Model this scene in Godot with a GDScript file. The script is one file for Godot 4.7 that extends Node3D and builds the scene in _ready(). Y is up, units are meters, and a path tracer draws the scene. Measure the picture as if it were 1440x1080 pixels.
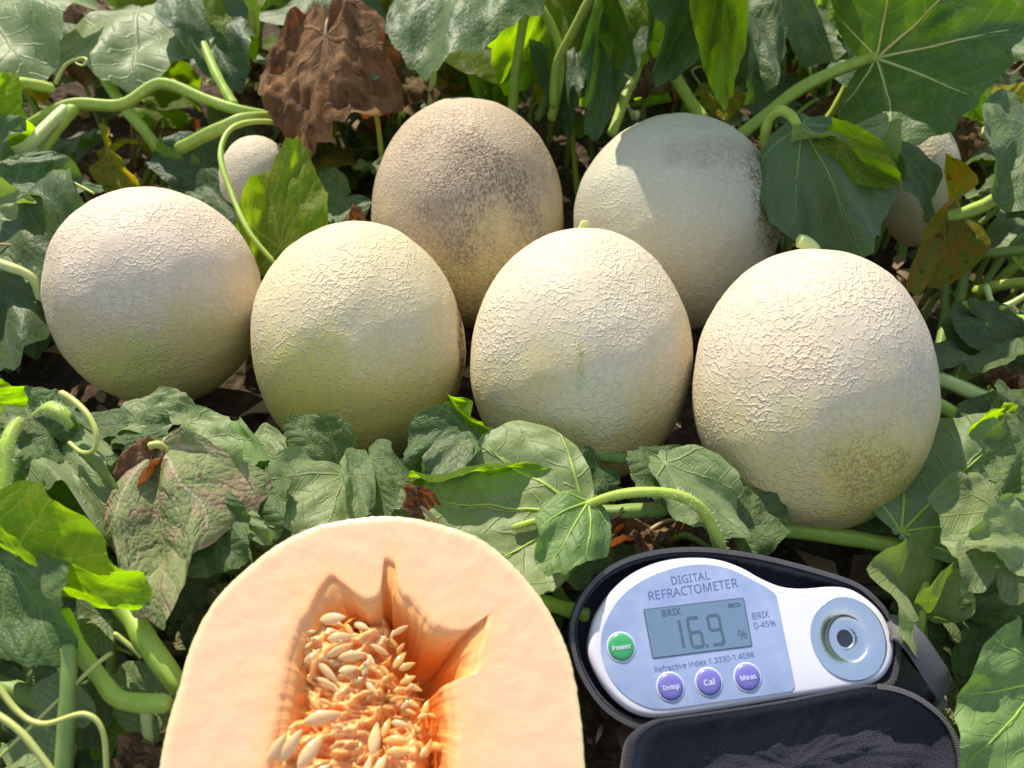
extends Node3D
# A melon field at noon: six netted melons, a halved melon and a refractometer in its case among melon vines.

const FOCAL := 1100.0          # focal length in pixels of a 1440 x 1080 picture
const EYE := Vector3(0, 0.43, 0)
const PITCH := -42.0
var CB: Basis
var mats := {}
var plants := {}
var melons := []               # [centre, radius] of everything the leaves must keep clear of
var rng := RandomNumberGenerator.new()
var leaf_noise := FastNoiseLite.new()
var used := {}

# ------------------------------------------------------------------ places
func P(px: float, py: float, z: float) -> Vector3:
	return EYE + CB * Vector3((px - 720.0) / FOCAL * z, -(py - 540.0) / FOCAL * z, -z)

func D(v: Vector3) -> Vector3:     # a direction seen from the lens: right, up, towards the viewer
	return (CB * v).normalized()

func on_plane(px: float, py: float, o: Vector3, n: Vector3) -> Vector3:
	var r := CB * Vector3((px - 720.0) / FOCAL, -(py - 540.0) / FOCAL, -1.0)
	return EYE + r * (n.dot(o - EYE) / n.dot(r))

func project(p: Vector3) -> Vector3:
	var c := CB.inverse() * (p - EYE)
	return Vector3(720.0 + c.x / -c.z * FOCAL, 540.0 - c.y / -c.z * FOCAL, -c.z)

# ------------------------------------------------------------------ nodes
func numbered(called: String) -> String:
	var n: int = used.get(called, 0)
	used[called] = n + 1
	return called if n == 0 else "%s_%03d" % [called, n]

func tag(o: Node3D, label: String, category := "", group := "", kind := "") -> Node3D:
	if label: o.set_meta("label", label)
	if category: o.set_meta("category", category)
	if group: o.set_meta("group", group)
	if kind: o.set_meta("kind", kind)
	return o

func thing(called: String, at: Vector3, label: String, category: String, group := "", basis := Basis()) -> Node3D:
	var o := Node3D.new()
	o.name = numbered(called)
	add_child(o)
	o.transform = Transform3D(basis, at)
	tag(o, label, category, group)
	return o

func obj(called: String, mesh: Mesh, m: Material, parent: Node = self) -> MeshInstance3D:
	var o := MeshInstance3D.new()
	o.name = numbered(called) if parent == self else called
	o.mesh = mesh
	o.material_override = m
	parent.add_child(o, true)
	if parent != self:
		var k := 0
		for c in parent.get_children():
			if c != o and (c.name == called or c.name.begins_with(called + "_0")): k += 1
		if k: o.name = "%s_%03d" % [called, k]
	return o

# ------------------------------------------------------------------ mesh tools
func build(v: PackedVector3Array, i: PackedInt32Array, uv := PackedVector2Array(), col := PackedColorArray()) -> ArrayMesh:
	var a := []
	a.resize(Mesh.ARRAY_MAX)
	a[Mesh.ARRAY_VERTEX] = v
	a[Mesh.ARRAY_INDEX] = i
	if uv.size(): a[Mesh.ARRAY_TEX_UV] = uv
	if col.size(): a[Mesh.ARRAY_COLOR] = col
	var am := ArrayMesh.new()
	am.add_surface_from_arrays(Mesh.PRIMITIVE_TRIANGLES, a)
	var st := SurfaceTool.new()
	st.create_from(am, 0)
	st.generate_normals()
	return st.commit()

func grid_index(nu: int, nv: int, flip := false) -> PackedInt32Array:   # (nu+1) x (nv+1) vertices, rows of nu+1
	var idx := PackedInt32Array()
	for j in nv:
		for i in nu:
			var a := j * (nu + 1) + i
			var b := a + 1
			var c := a + nu + 1
			var d := c + 1
			if flip: idx.append_array([a, c, b, b, c, d])
			else: idx.append_array([a, b, c, b, d, c])
	return idx

func spline(p: Array, per := 6) -> PackedVector3Array:
	var out := PackedVector3Array()
	for k in p.size() - 1:
		var a: Vector3 = p[maxi(k - 1, 0)]
		var b: Vector3 = p[k]
		var c: Vector3 = p[k + 1]
		var d: Vector3 = p[mini(k + 2, p.size() - 1)]
		for s in per:
			out.append(b.cubic_interpolate(c, a, d, float(s) / per))
	out.append(p[p.size() - 1])
	return out

func spline2(p: PackedVector2Array, per := 4) -> PackedVector2Array:    # closed outline
	var out := PackedVector2Array()
	var n := p.size()
	for k in n:
		for s in per:
			out.append(p[k].cubic_interpolate(p[(k + 1) % n], p[(k + n - 1) % n], p[(k + 2) % n], float(s) / per))
	return out

func add_tube(V: PackedVector3Array, I: PackedInt32Array, path: PackedVector3Array, r0: float, r1: float, sides := 8, flute := 0.0, lump := 0.0) -> void:
	var n := path.size()
	var t := (path[1] - path[0]).normalized()
	var u := t.cross(Vector3.UP if absf(t.y) < 0.9 else Vector3.RIGHT).normalized()
	var base := V.size()
	for k in n:
		var t2 := (path[mini(k + 1, n - 1)] - path[maxi(k - 1, 0)]).normalized()
		u = (u - t2 * u.dot(t2)).normalized()
		var w := t2.cross(u)
		var f := float(k) / (n - 1)
		var r := lerpf(r0, r1, f)
		if lump > 0.0: r *= 1.0 + lump * sin(f * 17.0 + r0 * 9000.0) * sin(f * 7.3 + 1.0)
		if k == 0 or k == n - 1: r *= 0.72
		for s in sides:
			var a := TAU * s / sides
			V.append(path[k] + (u * cos(a) + w * sin(a)) * r * (1.0 + flute * cos(a * 5.0)))
	for k in n - 1:
		for s in sides:
			var a := base + k * sides + s
			var b := base + k * sides + (s + 1) % sides
			I.append_array([a, a + sides, b, b, a + sides, b + sides])
	for e in [0, n - 1]:
		var c := V.size()
		V.append(path[e])
		for s in sides:
			var a: int = base + e * sides + s
			var b: int = base + e * sides + (s + 1) % sides
			if e == 0: I.append_array([c, a, b])
			else: I.append_array([c, b, a])

func tube(pts: Array, r0: float, r1: float, sides := 9, flute := 0.0, per := 6, lump := 0.0) -> ArrayMesh:
	var V := PackedVector3Array()
	var I := PackedInt32Array()
	add_tube(V, I, spline(pts, per), r0, r1, sides, flute, lump)
	return build(V, I)

func hairs(pts: Array, r0: float, r1: float, count: int, length := 0.0026) -> ArrayMesh:
	var path := spline(pts, 8)
	var V := PackedVector3Array()
	var I := PackedInt32Array()
	for k in count:
		var f := rng.randf() * (path.size() - 1.01)
		var i := int(f)
		var c := path[i].lerp(path[i + 1], f - i)
		var t := (path[i + 1] - path[i]).normalized()
		var d := Vector3(rng.randf_range(-1, 1), rng.randf_range(-1, 1), rng.randf_range(-1, 1))
		d = (d - t * d.dot(t)).normalized()
		var r := lerpf(r0, r1, f / path.size())
		var side := t.cross(d) * 0.00013
		var b := V.size()
		var q := c + d * r * 0.9
		V.append_array([q + side, q - side, q + t * 0.00015, q + (d + t * rng.randf_range(-0.4, 0.4)) * length * rng.randf_range(0.5, 1.2)])
		I.append_array([b, b + 1, b + 3, b + 1, b + 2, b + 3, b + 2, b, b + 3])
	return build(V, I)

func add_box(V: PackedVector3Array, I: PackedInt32Array, c: Vector3, x: Vector3, y: Vector3, z: Vector3) -> void:
	var b := V.size()
	for k in 8:
		V.append(c + x * (1 if k & 1 else -1) + y * (1 if k & 2 else -1) + z * (1 if k & 4 else -1))
	for q in [[0, 1, 3, 2], [5, 4, 6, 7], [4, 0, 2, 6], [1, 5, 7, 3], [2, 3, 7, 6], [4, 5, 1, 0]]:
		I.append_array([b + q[0], b + q[2], b + q[1], b + q[0], b + q[3], b + q[2]])

func facet(V: PackedVector3Array, I: PackedInt32Array) -> ArrayMesh:    # flat shaded
	var st := SurfaceTool.new()
	st.begin(Mesh.PRIMITIVE_TRIANGLES)
	st.set_smooth_group(-1)
	for k in I: st.add_vertex(V[k])
	st.generate_normals()
	return st.commit()

func inset(p: PackedVector2Array, by: float) -> PackedVector2Array:     # moves every corner inwards (y up, either way round)
	var out := PackedVector2Array()
	var n := p.size()
	var turn := 1.0 if Geometry2D.is_polygon_clockwise(p) else -1.0
	for k in n:
		var t := (p[(k + 1) % n] - p[(k + n - 1) % n]).normalized()
		out.append(p[k] + Vector2(t.y, -t.x) * by * turn)
	return out

func add_cap(V: PackedVector3Array, I: PackedInt32Array, p: PackedVector2Array, z: float, up := true) -> void:
	var tri := Geometry2D.triangulate_polygon(p)
	var b := V.size()
	for q in p: V.append(Vector3(q.x, q.y, z))
	for k in range(0, tri.size(), 3):
		var a := tri[k]
		var c := tri[k + 1]
		var d := tri[k + 2]
		var ccw := (p[c] - p[a]).cross(p[d] - p[a]) > 0
		if ccw == up: I.append_array([b + a, b + d, b + c])
		else: I.append_array([b + a, b + c, b + d])

func add_band(V: PackedVector3Array, I: PackedInt32Array, rings: Array) -> void:   # rings: [outline, z], closed, each of the same length
	var n: int = rings[0][0].size()
	var b := V.size()
	for r in rings:
		for q in r[0]: V.append(Vector3(q.x, q.y, r[1]))
	var cw := Geometry2D.is_polygon_clockwise(rings[0][0])
	for k in rings.size() - 1:
		for s in n:
			var a := b + k * n + s
			var c := b + k * n + (s + 1) % n
			if cw: I.append_array([a, a + n, c, c, a + n, c + n])
			else: I.append_array([a, c, a + n, c, c + n, a + n])

func disc(r_list: Array, seg := 48, squash := 1.0) -> ArrayMesh:    # lathe about +z: list of [radius, z]
	var V := PackedVector3Array()
	var I := PackedInt32Array()
	var U := PackedVector2Array()
	for q in r_list:
		for s in seg + 1:
			var a := TAU * s / seg
			V.append(Vector3(cos(a) * q[0], sin(a) * q[0] * squash, q[1]))
			U.append(Vector2(float(s) / seg, q[0] * 40.0))
	I = grid_index(seg, r_list.size() - 1, true)
	return build(V, I, U)

# ------------------------------------------------------------------ materials
func srgb(r: float, g: float, b: float) -> Color:
	return Color(r, g, b).linear_to_srgb()

func plain(key: String, c: Color, rough := 0.6, spec := 0.5) -> StandardMaterial3D:
	var m := StandardMaterial3D.new()
	m.albedo_color = c.linear_to_srgb()
	m.roughness = rough
	m.metallic_specular = spec
	m.cull_mode = BaseMaterial3D.CULL_DISABLED
	m.resource_name = key
	mats[key] = m
	return m

func noise_tex(freq: float, seed_: int, ramp: Array, size := 256, octaves := 4, kind := FastNoiseLite.TYPE_SIMPLEX_SMOOTH) -> NoiseTexture2D:
	var n := FastNoiseLite.new()
	n.noise_type = kind
	n.seed = seed_
	n.frequency = freq
	n.fractal_octaves = octaves
	var t := NoiseTexture2D.new()
	t.width = size
	t.height = size
	t.seamless = true
	t.noise = n
	var g := Gradient.new()
	g.offsets = PackedFloat32Array()
	var off := PackedFloat32Array()
	var cols := PackedColorArray()
	for r in ramp:
		off.append(r[0])
		cols.append(r[1])
	g.offsets = off
	g.colors = cols
	t.color_ramp = g
	return t

func grey(a: float) -> Color: return Color(a, a, a)

const VEINS := [0.0, 0.66, -0.66, 1.33, -1.33, 2.05, -2.05]
const TEX := 512

func leaf_maps() -> Dictionary:      # vein mask and relief over the leaf's own plane; uv = (.5 + x * .5, (z + .55) / 1.7)
	var vein := PackedFloat32Array()
	var high := PackedFloat32Array()
	vein.resize(TEX * TEX)
	high.resize(TEX * TEX)
	var net := FastNoiseLite.new()
	net.noise_type = FastNoiseLite.TYPE_CELLULAR
	net.cellular_return_type = FastNoiseLite.RETURN_DISTANCE2_SUB
	net.frequency = 22.0
	net.seed = 5
	var wob := FastNoiseLite.new()
	wob.frequency = 3.0
	wob.seed = 9
	for j in TEX:
		for i in TEX:
			var x := (float(i) / TEX - 0.5) * 2.0
			var z := float(j) / TEX * 1.7 - 0.55
			var w := wob.get_noise_2d(x, z) * 0.05
			var r := sqrt(x * x + z * z)
			var th := atan2(x, z)
			var best := 9.0
			for a in VEINS:
				var d := wrapf(th - a, -PI, PI)
				if absf(d) < absf(best): best = d
			var t := r * sin(best) + w * r
			var s := r * cos(best)
			var wid := 0.011 * (1.15 - 0.75 * minf(r, 1.2))
			var v := 1.0 - smoothstep(wid * 0.5, wid * 1.8, absf(t))
			var q := s * 6.5 - absf(t) * 4.5 + (0.5 if t > 0 else 0.0) + w * 6.0
			var fr := absf(q - floorf(q) - 0.5)
			v = maxf(v, (1.0 - smoothstep(0.02, 0.075, fr)) * 0.6 * smoothstep(0.1, 0.25, r))
			var c := net.get_noise_2d(x, z) + 1.0
			var fine := 1.0 - smoothstep(0.0, 0.16, c)
			v = maxf(v, fine * 0.22)
			vein[j * TEX + i] = v
			var quilt := smoothstep(0.0, 0.4, fr) * smoothstep(0.0, 0.1, absf(t)) * 0.6 + smoothstep(0.0, 0.5, c) * 0.35
			high[j * TEX + i] = quilt
	return {"vein": vein, "high": high}

func leaf_texture(lm: Dictionary, blade: Color, vein: Color, second: Color, share: float, spots: Color, spot_share: float, seed_: int) -> ImageTexture:
	var n := FastNoiseLite.new()
	n.seed = seed_
	n.frequency = 0.012
	n.fractal_octaves = 5
	var cloud := n.get_image(TEX, TEX)
	n.frequency = 0.05
	n.seed = seed_ + 7
	var fine := n.get_image(TEX, TEX)
	n.noise_type = FastNoiseLite.TYPE_CELLULAR
	n.frequency = 0.035
	n.fractal_octaves = 1
	var dots := n.get_image(TEX, TEX)
	var data := PackedByteArray()
	data.resize(TEX * TEX * 3)
	var cd := cloud.get_data()
	var fd := fine.get_data()
	var dd := dots.get_data()
	for k in TEX * TEX:
		var cl := cd[k] / 255.0
		var c := blade.lerp(second, clampf((cl - 1.0 + share) * 5.0, 0.0, 1.0))
		c = c.lerp(vein, minf(lm.vein[k] * 0.95, 1.0))
		if spot_share > 0.0 and dd[k] / 255.0 * 0.6 + cl * 0.5 < spot_share: c = c.lerp(spots, 0.8)
		var f := 0.9 + fd[k] / 255.0 * 0.2
		c = (c * f).linear_to_srgb()
		data[k * 3] = clampi(int(c.r * 255), 0, 255)
		data[k * 3 + 1] = clampi(int(c.g * 255), 0, 255)
		data[k * 3 + 2] = clampi(int(c.b * 255), 0, 255)
	return ImageTexture.create_from_image(Image.create_from_data(TEX, TEX, false, Image.FORMAT_RGB8, data))

func leaf_material(key: String, tex: Texture2D, high: Texture2D, back: Color, rough: float, relief: float, spec := 0.5, rim := 0.0) -> void:
	var m := StandardMaterial3D.new()
	m.resource_name = key
	m.albedo_texture = tex
	m.vertex_color_use_as_albedo = true
	m.roughness = rough
	m.metallic_specular = spec
	m.cull_mode = BaseMaterial3D.CULL_DISABLED
	m.heightmap_enabled = true
	m.heightmap_texture = high
	m.heightmap_scale = relief
	m.backlight_enabled = true
	m.backlight = back
	if rim > 0.0:
		m.rim_enabled = true
		m.rim = rim
		m.rim_tint = 0.3
	mats[key] = m

func make_materials() -> void:
	var lm := leaf_maps()
	var hb := PackedByteArray()
	hb.resize(TEX * TEX)
	for k in TEX * TEX: hb[k] = clampi(int((lm.high[k] * 0.75 + lm.vein[k] * 0.1) * 255), 0, 255)
	var ht := ImageTexture.create_from_image(Image.create_from_data(TEX, TEX, false, Image.FORMAT_L8, hb))
	for k in TEX * TEX: hb[k] = clampi(int((lm.high[k] * 0.3 + lm.vein[k] * 0.7) * 255), 0, 255)
	var hu := ImageTexture.create_from_image(Image.create_from_data(TEX, TEX, false, Image.FORMAT_L8, hb))
	leaf_material("top", leaf_texture(lm, Color(0.095, 0.165, 0.035), Color(0.18, 0.26, 0.07), Color(0.14, 0.205, 0.04), 0.5, Color(0.3, 0.22, 0.1), 0.0, 1), ht, Color(0.95, 1.0, 0.12), 0.52, 0.10, 0.56, 0.4)
	leaf_material("under", leaf_texture(lm, Color(0.25, 0.33, 0.12), Color(0.38, 0.46, 0.17), Color(0.225, 0.3, 0.09), 0.5, Color(0.3, 0.22, 0.1), 0.0, 2), hu, Color(0.85, 0.95, 0.15), 0.53, 0.12, 0.56, 0.4)
	leaf_material("lime", leaf_texture(lm, Color(0.42, 0.56, 0.06), Color(0.66, 0.76, 0.2), Color(0.54, 0.6, 0.06), 0.45, Color(0.35, 0.2, 0.05), 0.12, 3), ht, Color(1.1, 1.25, 0.2), 0.45, 0.12, 0.45, 0.1)
	leaf_material("yellow", leaf_texture(lm, Color(0.45, 0.6, 0.06), Color(0.6, 0.65, 0.14), Color(0.72, 0.5, 0.05), 0.52, Color(0.36, 0.14, 0.04), 0.3, 4), ht, Color(1.2, 1.1, 0.12), 0.5, 0.12, 0.4, 0.1)
	leaf_material("withered", leaf_texture(lm, Color(0.19, 0.23, 0.09), Color(0.36, 0.33, 0.2), Color(0.29, 0.23, 0.13), 0.45, Color(0.16, 0.09, 0.05), 0.2, 5), ht, Color(0.5, 0.5, 0.1), 0.7, 0.2, 0.25)
	leaf_material("dry", leaf_texture(lm, Color(0.2, 0.12, 0.058), Color(0.3, 0.21, 0.12), Color(0.31, 0.2, 0.11), 0.5, Color(0.12, 0.07, 0.045), 0.3, 6), hu, Color(0.9, 0.6, 0.3), 0.75, 0.2, 0.25)
	var st := plain("stem", Color(0.34, 0.48, 0.075), 0.5, 0.4)
	st.subsurf_scatter_enabled = true
	st.subsurf_scatter_strength = 0.15
	st.albedo_texture = noise_tex(0.02, 3, [[0.0, srgb(0.7, 0.75, 0.6)], [0.5, grey(0.95)], [1.0, srgb(1, 1, 0.9)]], 128)
	st.uv1_triplanar = true
	st.uv1_world_triplanar = true
	st.uv1_scale = Vector3(30, 30, 30)
	var s2: StandardMaterial3D = st.duplicate()
	s2.albedo_color = srgb(0.52, 0.62, 0.24)
	mats["stem_pale"] = s2
	var s3: StandardMaterial3D = st.duplicate()
	s3.albedo_color = srgb(0.2, 0.31, 0.08)
	mats["stem_dark"] = s3
	plain("tendril", Color(0.42, 0.45, 0.12), 0.5)
	plain("dry_stem", Color(0.42, 0.31, 0.18), 0.8)
	plain("hair", Color(0.75, 0.8, 0.6), 0.5)
	var so := plain("soil", Color(1, 1, 1), 0.95, 0.2)
	so.albedo_texture = noise_tex(0.03, 21, [[0.0, srgb(0.03, 0.02, 0.013)], [0.45, srgb(0.06, 0.042, 0.028)], [0.7, srgb(0.085, 0.06, 0.04)], [1.0, srgb(0.17, 0.13, 0.095)]], 512, 6)
	so.heightmap_enabled = true
	so.heightmap_texture = noise_tex(0.035, 23, [[0.0, grey(0)], [1.0, grey(1)]], 512, 6)
	so.heightmap_scale = 0.5
	so.uv1_triplanar = true
	so.uv1_world_triplanar = true
	so.uv1_scale = Vector3(4, 4, 4)

# ------------------------------------------------------------------ leaves
const EDGE := [1.0, 0.95, 0.91, 0.93, 0.96, 0.92, 0.88, 0.87, 0.82, 0.77, 0.72, 0.6, 0.14]   # radius every 15 degrees from the tip

func edge(th: float, lobes: float, seed_: float, rear := 1.0) -> float:
	var a := absf(th) / PI * 12.0
	var i := mini(int(a), 11)
	var r := lerpf(EDGE[i], EDGE[i + 1], smoothstep(0, 1, a - i))
	var q := th * 26.0 / TAU + seed_
	var tooth := q - floorf(q)
	r *= lerpf(1.0, rear, smoothstep(1.5, 2.7, absf(th))) if rear > 0.24 else lerpf(1.0, rear + 0.05, smoothstep(0.75, 2.1, absf(th)))
	r *= 1.0 + (0.062 * (minf(tooth / 0.65, (1.0 - tooth) / 0.35)) - 0.02) * (0.5 + 0.5 * sin(th * 3.3 + seed_ * 5.0) * 0.6 + 0.2)
	return r * (1.0 + lobes * cos(th * 5.0))

# o: w width, fold, bz bend towards the tip, bx bend across, ruf ruffle, pleat, crumple, seed, tint, nr, nt
func leaf_frame(base: Vector3, tip: Vector3, face: Vector3, o: Dictionary) -> Dictionary:
	var ez := (tip - base)
	var bz: float = o.get("bz", 0.5)
	var chord := sin(bz * 0.5) / (bz * 0.5) if absf(bz) > 0.01 else 1.0
	var L := ez.length() / chord
	ez = ez.normalized()
	var ey := (face - ez * face.dot(ez)).normalized()
	var turn := Basis(ey.cross(ez), ey, ez)
	# the bent midrib's chord points along ez
	turn = turn * Basis(Vector3.RIGHT, -bz * 0.5)
	return {"b": turn, "L": L, "at": base}

func leaf_point(x: float, z: float, f: Dictionary, o: Dictionary) -> Vector3:
	var sd: float = o.get("seed", 0.0)
	var r := sqrt(x * x + z * z)
	var th := atan2(x, z)
	var y: float = o.get("fold", 0.25) * (sqrt(x * x + 0.01) - 0.1)
	y += o.get("pleat", 0.0) * r * absf(sin(th * 2.37 + 0.2)) * 1.0
	y += o.get("ruf", 0.08) * r * r * (sin(th * 5.0 + sd) + 0.7 * sin(th * 9.0 + sd * 2.3) * r)
	y += leaf_noise.get_noise_3d(x * 1.3, z * 1.3, sd * 7.0) * (0.10 + o.get("crumple", 0.0)) * minf(r * 2.0, 1.0)
	y += leaf_noise.get_noise_3d(x * 4.0, z * 4.0, sd * 3.0 + 50.0) * (0.03 + 0.55 * o.get("crumple", 0.0)) * minf(r * 2.0, 1.0)
	x *= o.get("w", 0.85)
	var bx: float = o.get("bx", 0.4)
	if absf(bx) > 0.01:
		var a := bx * x
		var nx := sin(a) / bx - y * sin(a) * -1.0 * -1.0
		y = y * cos(a) - (1.0 - cos(a)) / bx
		x = nx
	var bz: float = o.get("bz", 0.5)
	if absf(bz) > 0.01:
		var a := bz * z
		var nz := sin(a) / bz + y * sin(a)
		y = y * cos(a) - (1.0 - cos(a)) / bz
		z = nz
	return f.at + f.b * (Vector3(x, y, z) * f.L)

func leaf_mesh(f: Dictionary, o: Dictionary, origin: Vector3) -> ArrayMesh:
	var nr: int = o.get("nr", 14)
	var nt: int = o.get("nt", 84)
	var sd: float = o.get("seed", 0.0)
	var V := PackedVector3Array()
	var U := PackedVector2Array()
	var C := PackedColorArray()
	var tint: Color = o.get("tint", Color(1, 1, 1))
	for j in nr + 1:
		var fr := pow(float(j) / nr, 0.85)
		for i in nt + 1:
			var th := -PI + TAU * i / nt
			var r := edge(th, o.get("lobes", 0.03), sd, o.get("rear", 1.0)) * fr
			var x := r * sin(th)
			var z := r * cos(th)
			V.append(leaf_point(x, z, f, o) - origin)
			U.append(Vector2(0.5 + x * 0.5, (z + 0.55) / 1.7))
			C.append(tint)
	return build(V, grid_index(nt, nr), U, C)

func leaf_veins(f: Dictionary, o: Dictionary, origin: Vector3, thick: float) -> ArrayMesh:
	var V := PackedVector3Array()
	var I := PackedInt32Array()
	var sd: float = o.get("seed", 0.0)
	for a in VEINS:
		var path := PackedVector3Array()
		var R := edge(a, 0.03, sd, o.get("rear", 1.0)) * (0.93 if absf(a) < 2.0 else 0.8)
		for k in 15:
			var r := R * k / 14.0
			var b: float = a + 0.05 * sin(r * 5.0 + sd + a * 3.0) * r
			path.append(leaf_point(r * sin(b), r * cos(b), f, o) - origin)
		add_tube(V, I, path, thick * (1.0 if absf(a) < 1.0 else 0.75), thick * 0.2, 6)
	return build(V, I)

func leaf(key: String, base: Vector3, tip: Vector3, face: Vector3, m: String, o := {}, label := "") -> MeshInstance3D:
	var root: Node3D = plants[key]
	if not o.has("seed"): o.seed = rng.randf() * 20.0
	if not o.has("tint"):
		var t := rng.randf_range(0.85, 1.12)
		o.tint = Color(t * rng.randf_range(0.93, 1.07), t, t * rng.randf_range(0.9, 1.1))
	var f := leaf_frame(base, tip, face, o)
	var mi := obj("leaf", leaf_mesh(f, o, root.position), mats[m], root)
	if label: mi.set_meta("label", label)
	if o.has("veins"):
		obj("vein", leaf_veins(f, o, root.position, o.veins), mats[o.get("vein_mat", "stem")], mi)
	return mi

func stem(key: String, called: String, pts: Array, r0: float, r1: float, m := "stem", fuzz := 0) -> void:
	var root: Node3D = plants[key]
	var q := []
	for p in pts: q.append(p - root.position)
	var mi := obj(called, tube(q, r0, r1, 15, 0.09, 7, 0.07), mats[m], root)
	if fuzz: tag(obj("hairs", hairs(q, r0, r1, fuzz), mats["hair"], mi), "", "", "", "stuff")

func S(list: Array) -> Array:      # [[px, py, z], ...] to points
	var out := []
	for p in list: out.append(P(p[0], p[1], p[2]))
	return out

func plant(key: String, px: float, py: float, z: float, label: String) -> void:
	var p := P(px, py, z)
	p.y = 0.0
	plants[key] = thing("melon_vine", p, label, "melon vine", "melon vines over the field")

func H(key: String, b: Array, t: Array, n: Array, m: String, o := {}, label := "") -> void:   # a leaf by the picture: base, tip, facing
	if not o.has("rear"): o.rear = 0.4
	if (m == "lime" or m == "yellow") and n[1] > -0.5 and not o.has("lit"): n = [n[0], -0.6, 0.8]
	leaf(key, P(b[0], b[1], b[2]), P(t[0], t[1], t[2]), D(Vector3(n[0], n[1], n[2])), m, o, label)

func clear_of_fruit(p: Vector3, L: float) -> bool:
	var s := project(p)
	for q in melons:
		if p.distance_to(q[0]) < q[1] + L * 0.8: return false
		var c := project(q[0])
		var rad: float = (q[1] + L * 0.75) / c.z * FOCAL
		if s.z < c.z and Vector2(s.x - c.x, s.y - c.y).length() < rad: return false
	return true

func fill(key: String, box: Array, count: int, sizes: Array, lift: Array, mix: Array) -> void:   # box: px0, px1, py0, py1, z0, z1 ; leaves on petioles of their own
	var root: Node3D = plants[key]
	var made := 0
	for tries in count * 12:
		if made == count: break
		var z := rng.randf_range(box[4], box[5])
		var p := P(rng.randf_range(box[0], box[1]), rng.randf_range(box[2], box[3]), z)
		var L := rng.randf_range(sizes[0], sizes[1])
		if p.y < lift[0] or p.y > lift[1] or not clear_of_fruit(p, L): continue
		var a := rng.randf() * TAU
		var out := Vector3(cos(a), rng.randf_range(-0.8, 0.15), sin(a)).normalized()
		var face := Vector3(rng.randf_range(-0.5, 0.5), 1.0, rng.randf_range(-0.35, 0.75))
		var m: String = mix[rng.randi() % mix.size()]
		var dk := rng.randf_range(0.6, 0.95)
		var o := {"tint": Color(dk, dk * 1.02, dk * rng.randf_range(0.85, 1.05)), "nr": 8, "nt": 52, "bz": rng.randf_range(0.2, 1.3), "bx": rng.randf_range(-0.2, 1.0), "fold": rng.randf_range(-0.1, 0.4), "ruf": rng.randf_range(0.04, 0.14), "w": rng.randf_range(0.75, 0.95), "crumple": 0.3 if m == "dry" or m == "withered" else 0.03}
		var b := p - out * L * 0.4
		leaf(key, b, p + out * L * 0.6, face, m, o)
		var g := b.lerp(root.position, 0.25) + Vector3(rng.randf_range(-0.03, 0.03), 0, rng.randf_range(-0.03, 0.03))
		g.y = 0.0
		stem(key, "petiole", [g, g.lerp(b, 0.5) - out * 0.012 + Vector3(0, 0.01, 0), b], rng.randf_range(0.0026, 0.0036), 0.0018, "stem_dark" if m != "lime" else "stem")
		made += 1
	for k in count / 2:
		var z := rng.randf_range(box[4], box[5])
		var p := P(rng.randf_range(box[0], box[1]), rng.randf_range(box[2], box[3]), z)
		if p.y < 0.005 or p.y > lift[1] or not clear_of_fruit(p, 0.05): continue
		var a := rng.randf() * TAU
		var d := Vector3(cos(a), rng.randf_range(-0.5, 0.7), sin(a) * 0.6) * rng.randf_range(0.02, 0.05)
		var thin := rng.randf() < 0.6
		var w := Vector3(rng.randf_range(-1, 1), rng.randf_range(-1, 1), rng.randf_range(-1, 1)) * 0.012
		var q := [p - d, p - d * 0.3 + w, p + d * 0.4 - w, p + d]
		if thin: stem(key, "tendril", q, 0.0011, 0.0006, "tendril" if rng.randf() < 0.7 else "dry_stem")
		else: stem(key, "petiole", q, 0.0026, 0.002, "stem" if rng.randf() < 0.6 else "stem_pale")

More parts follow.
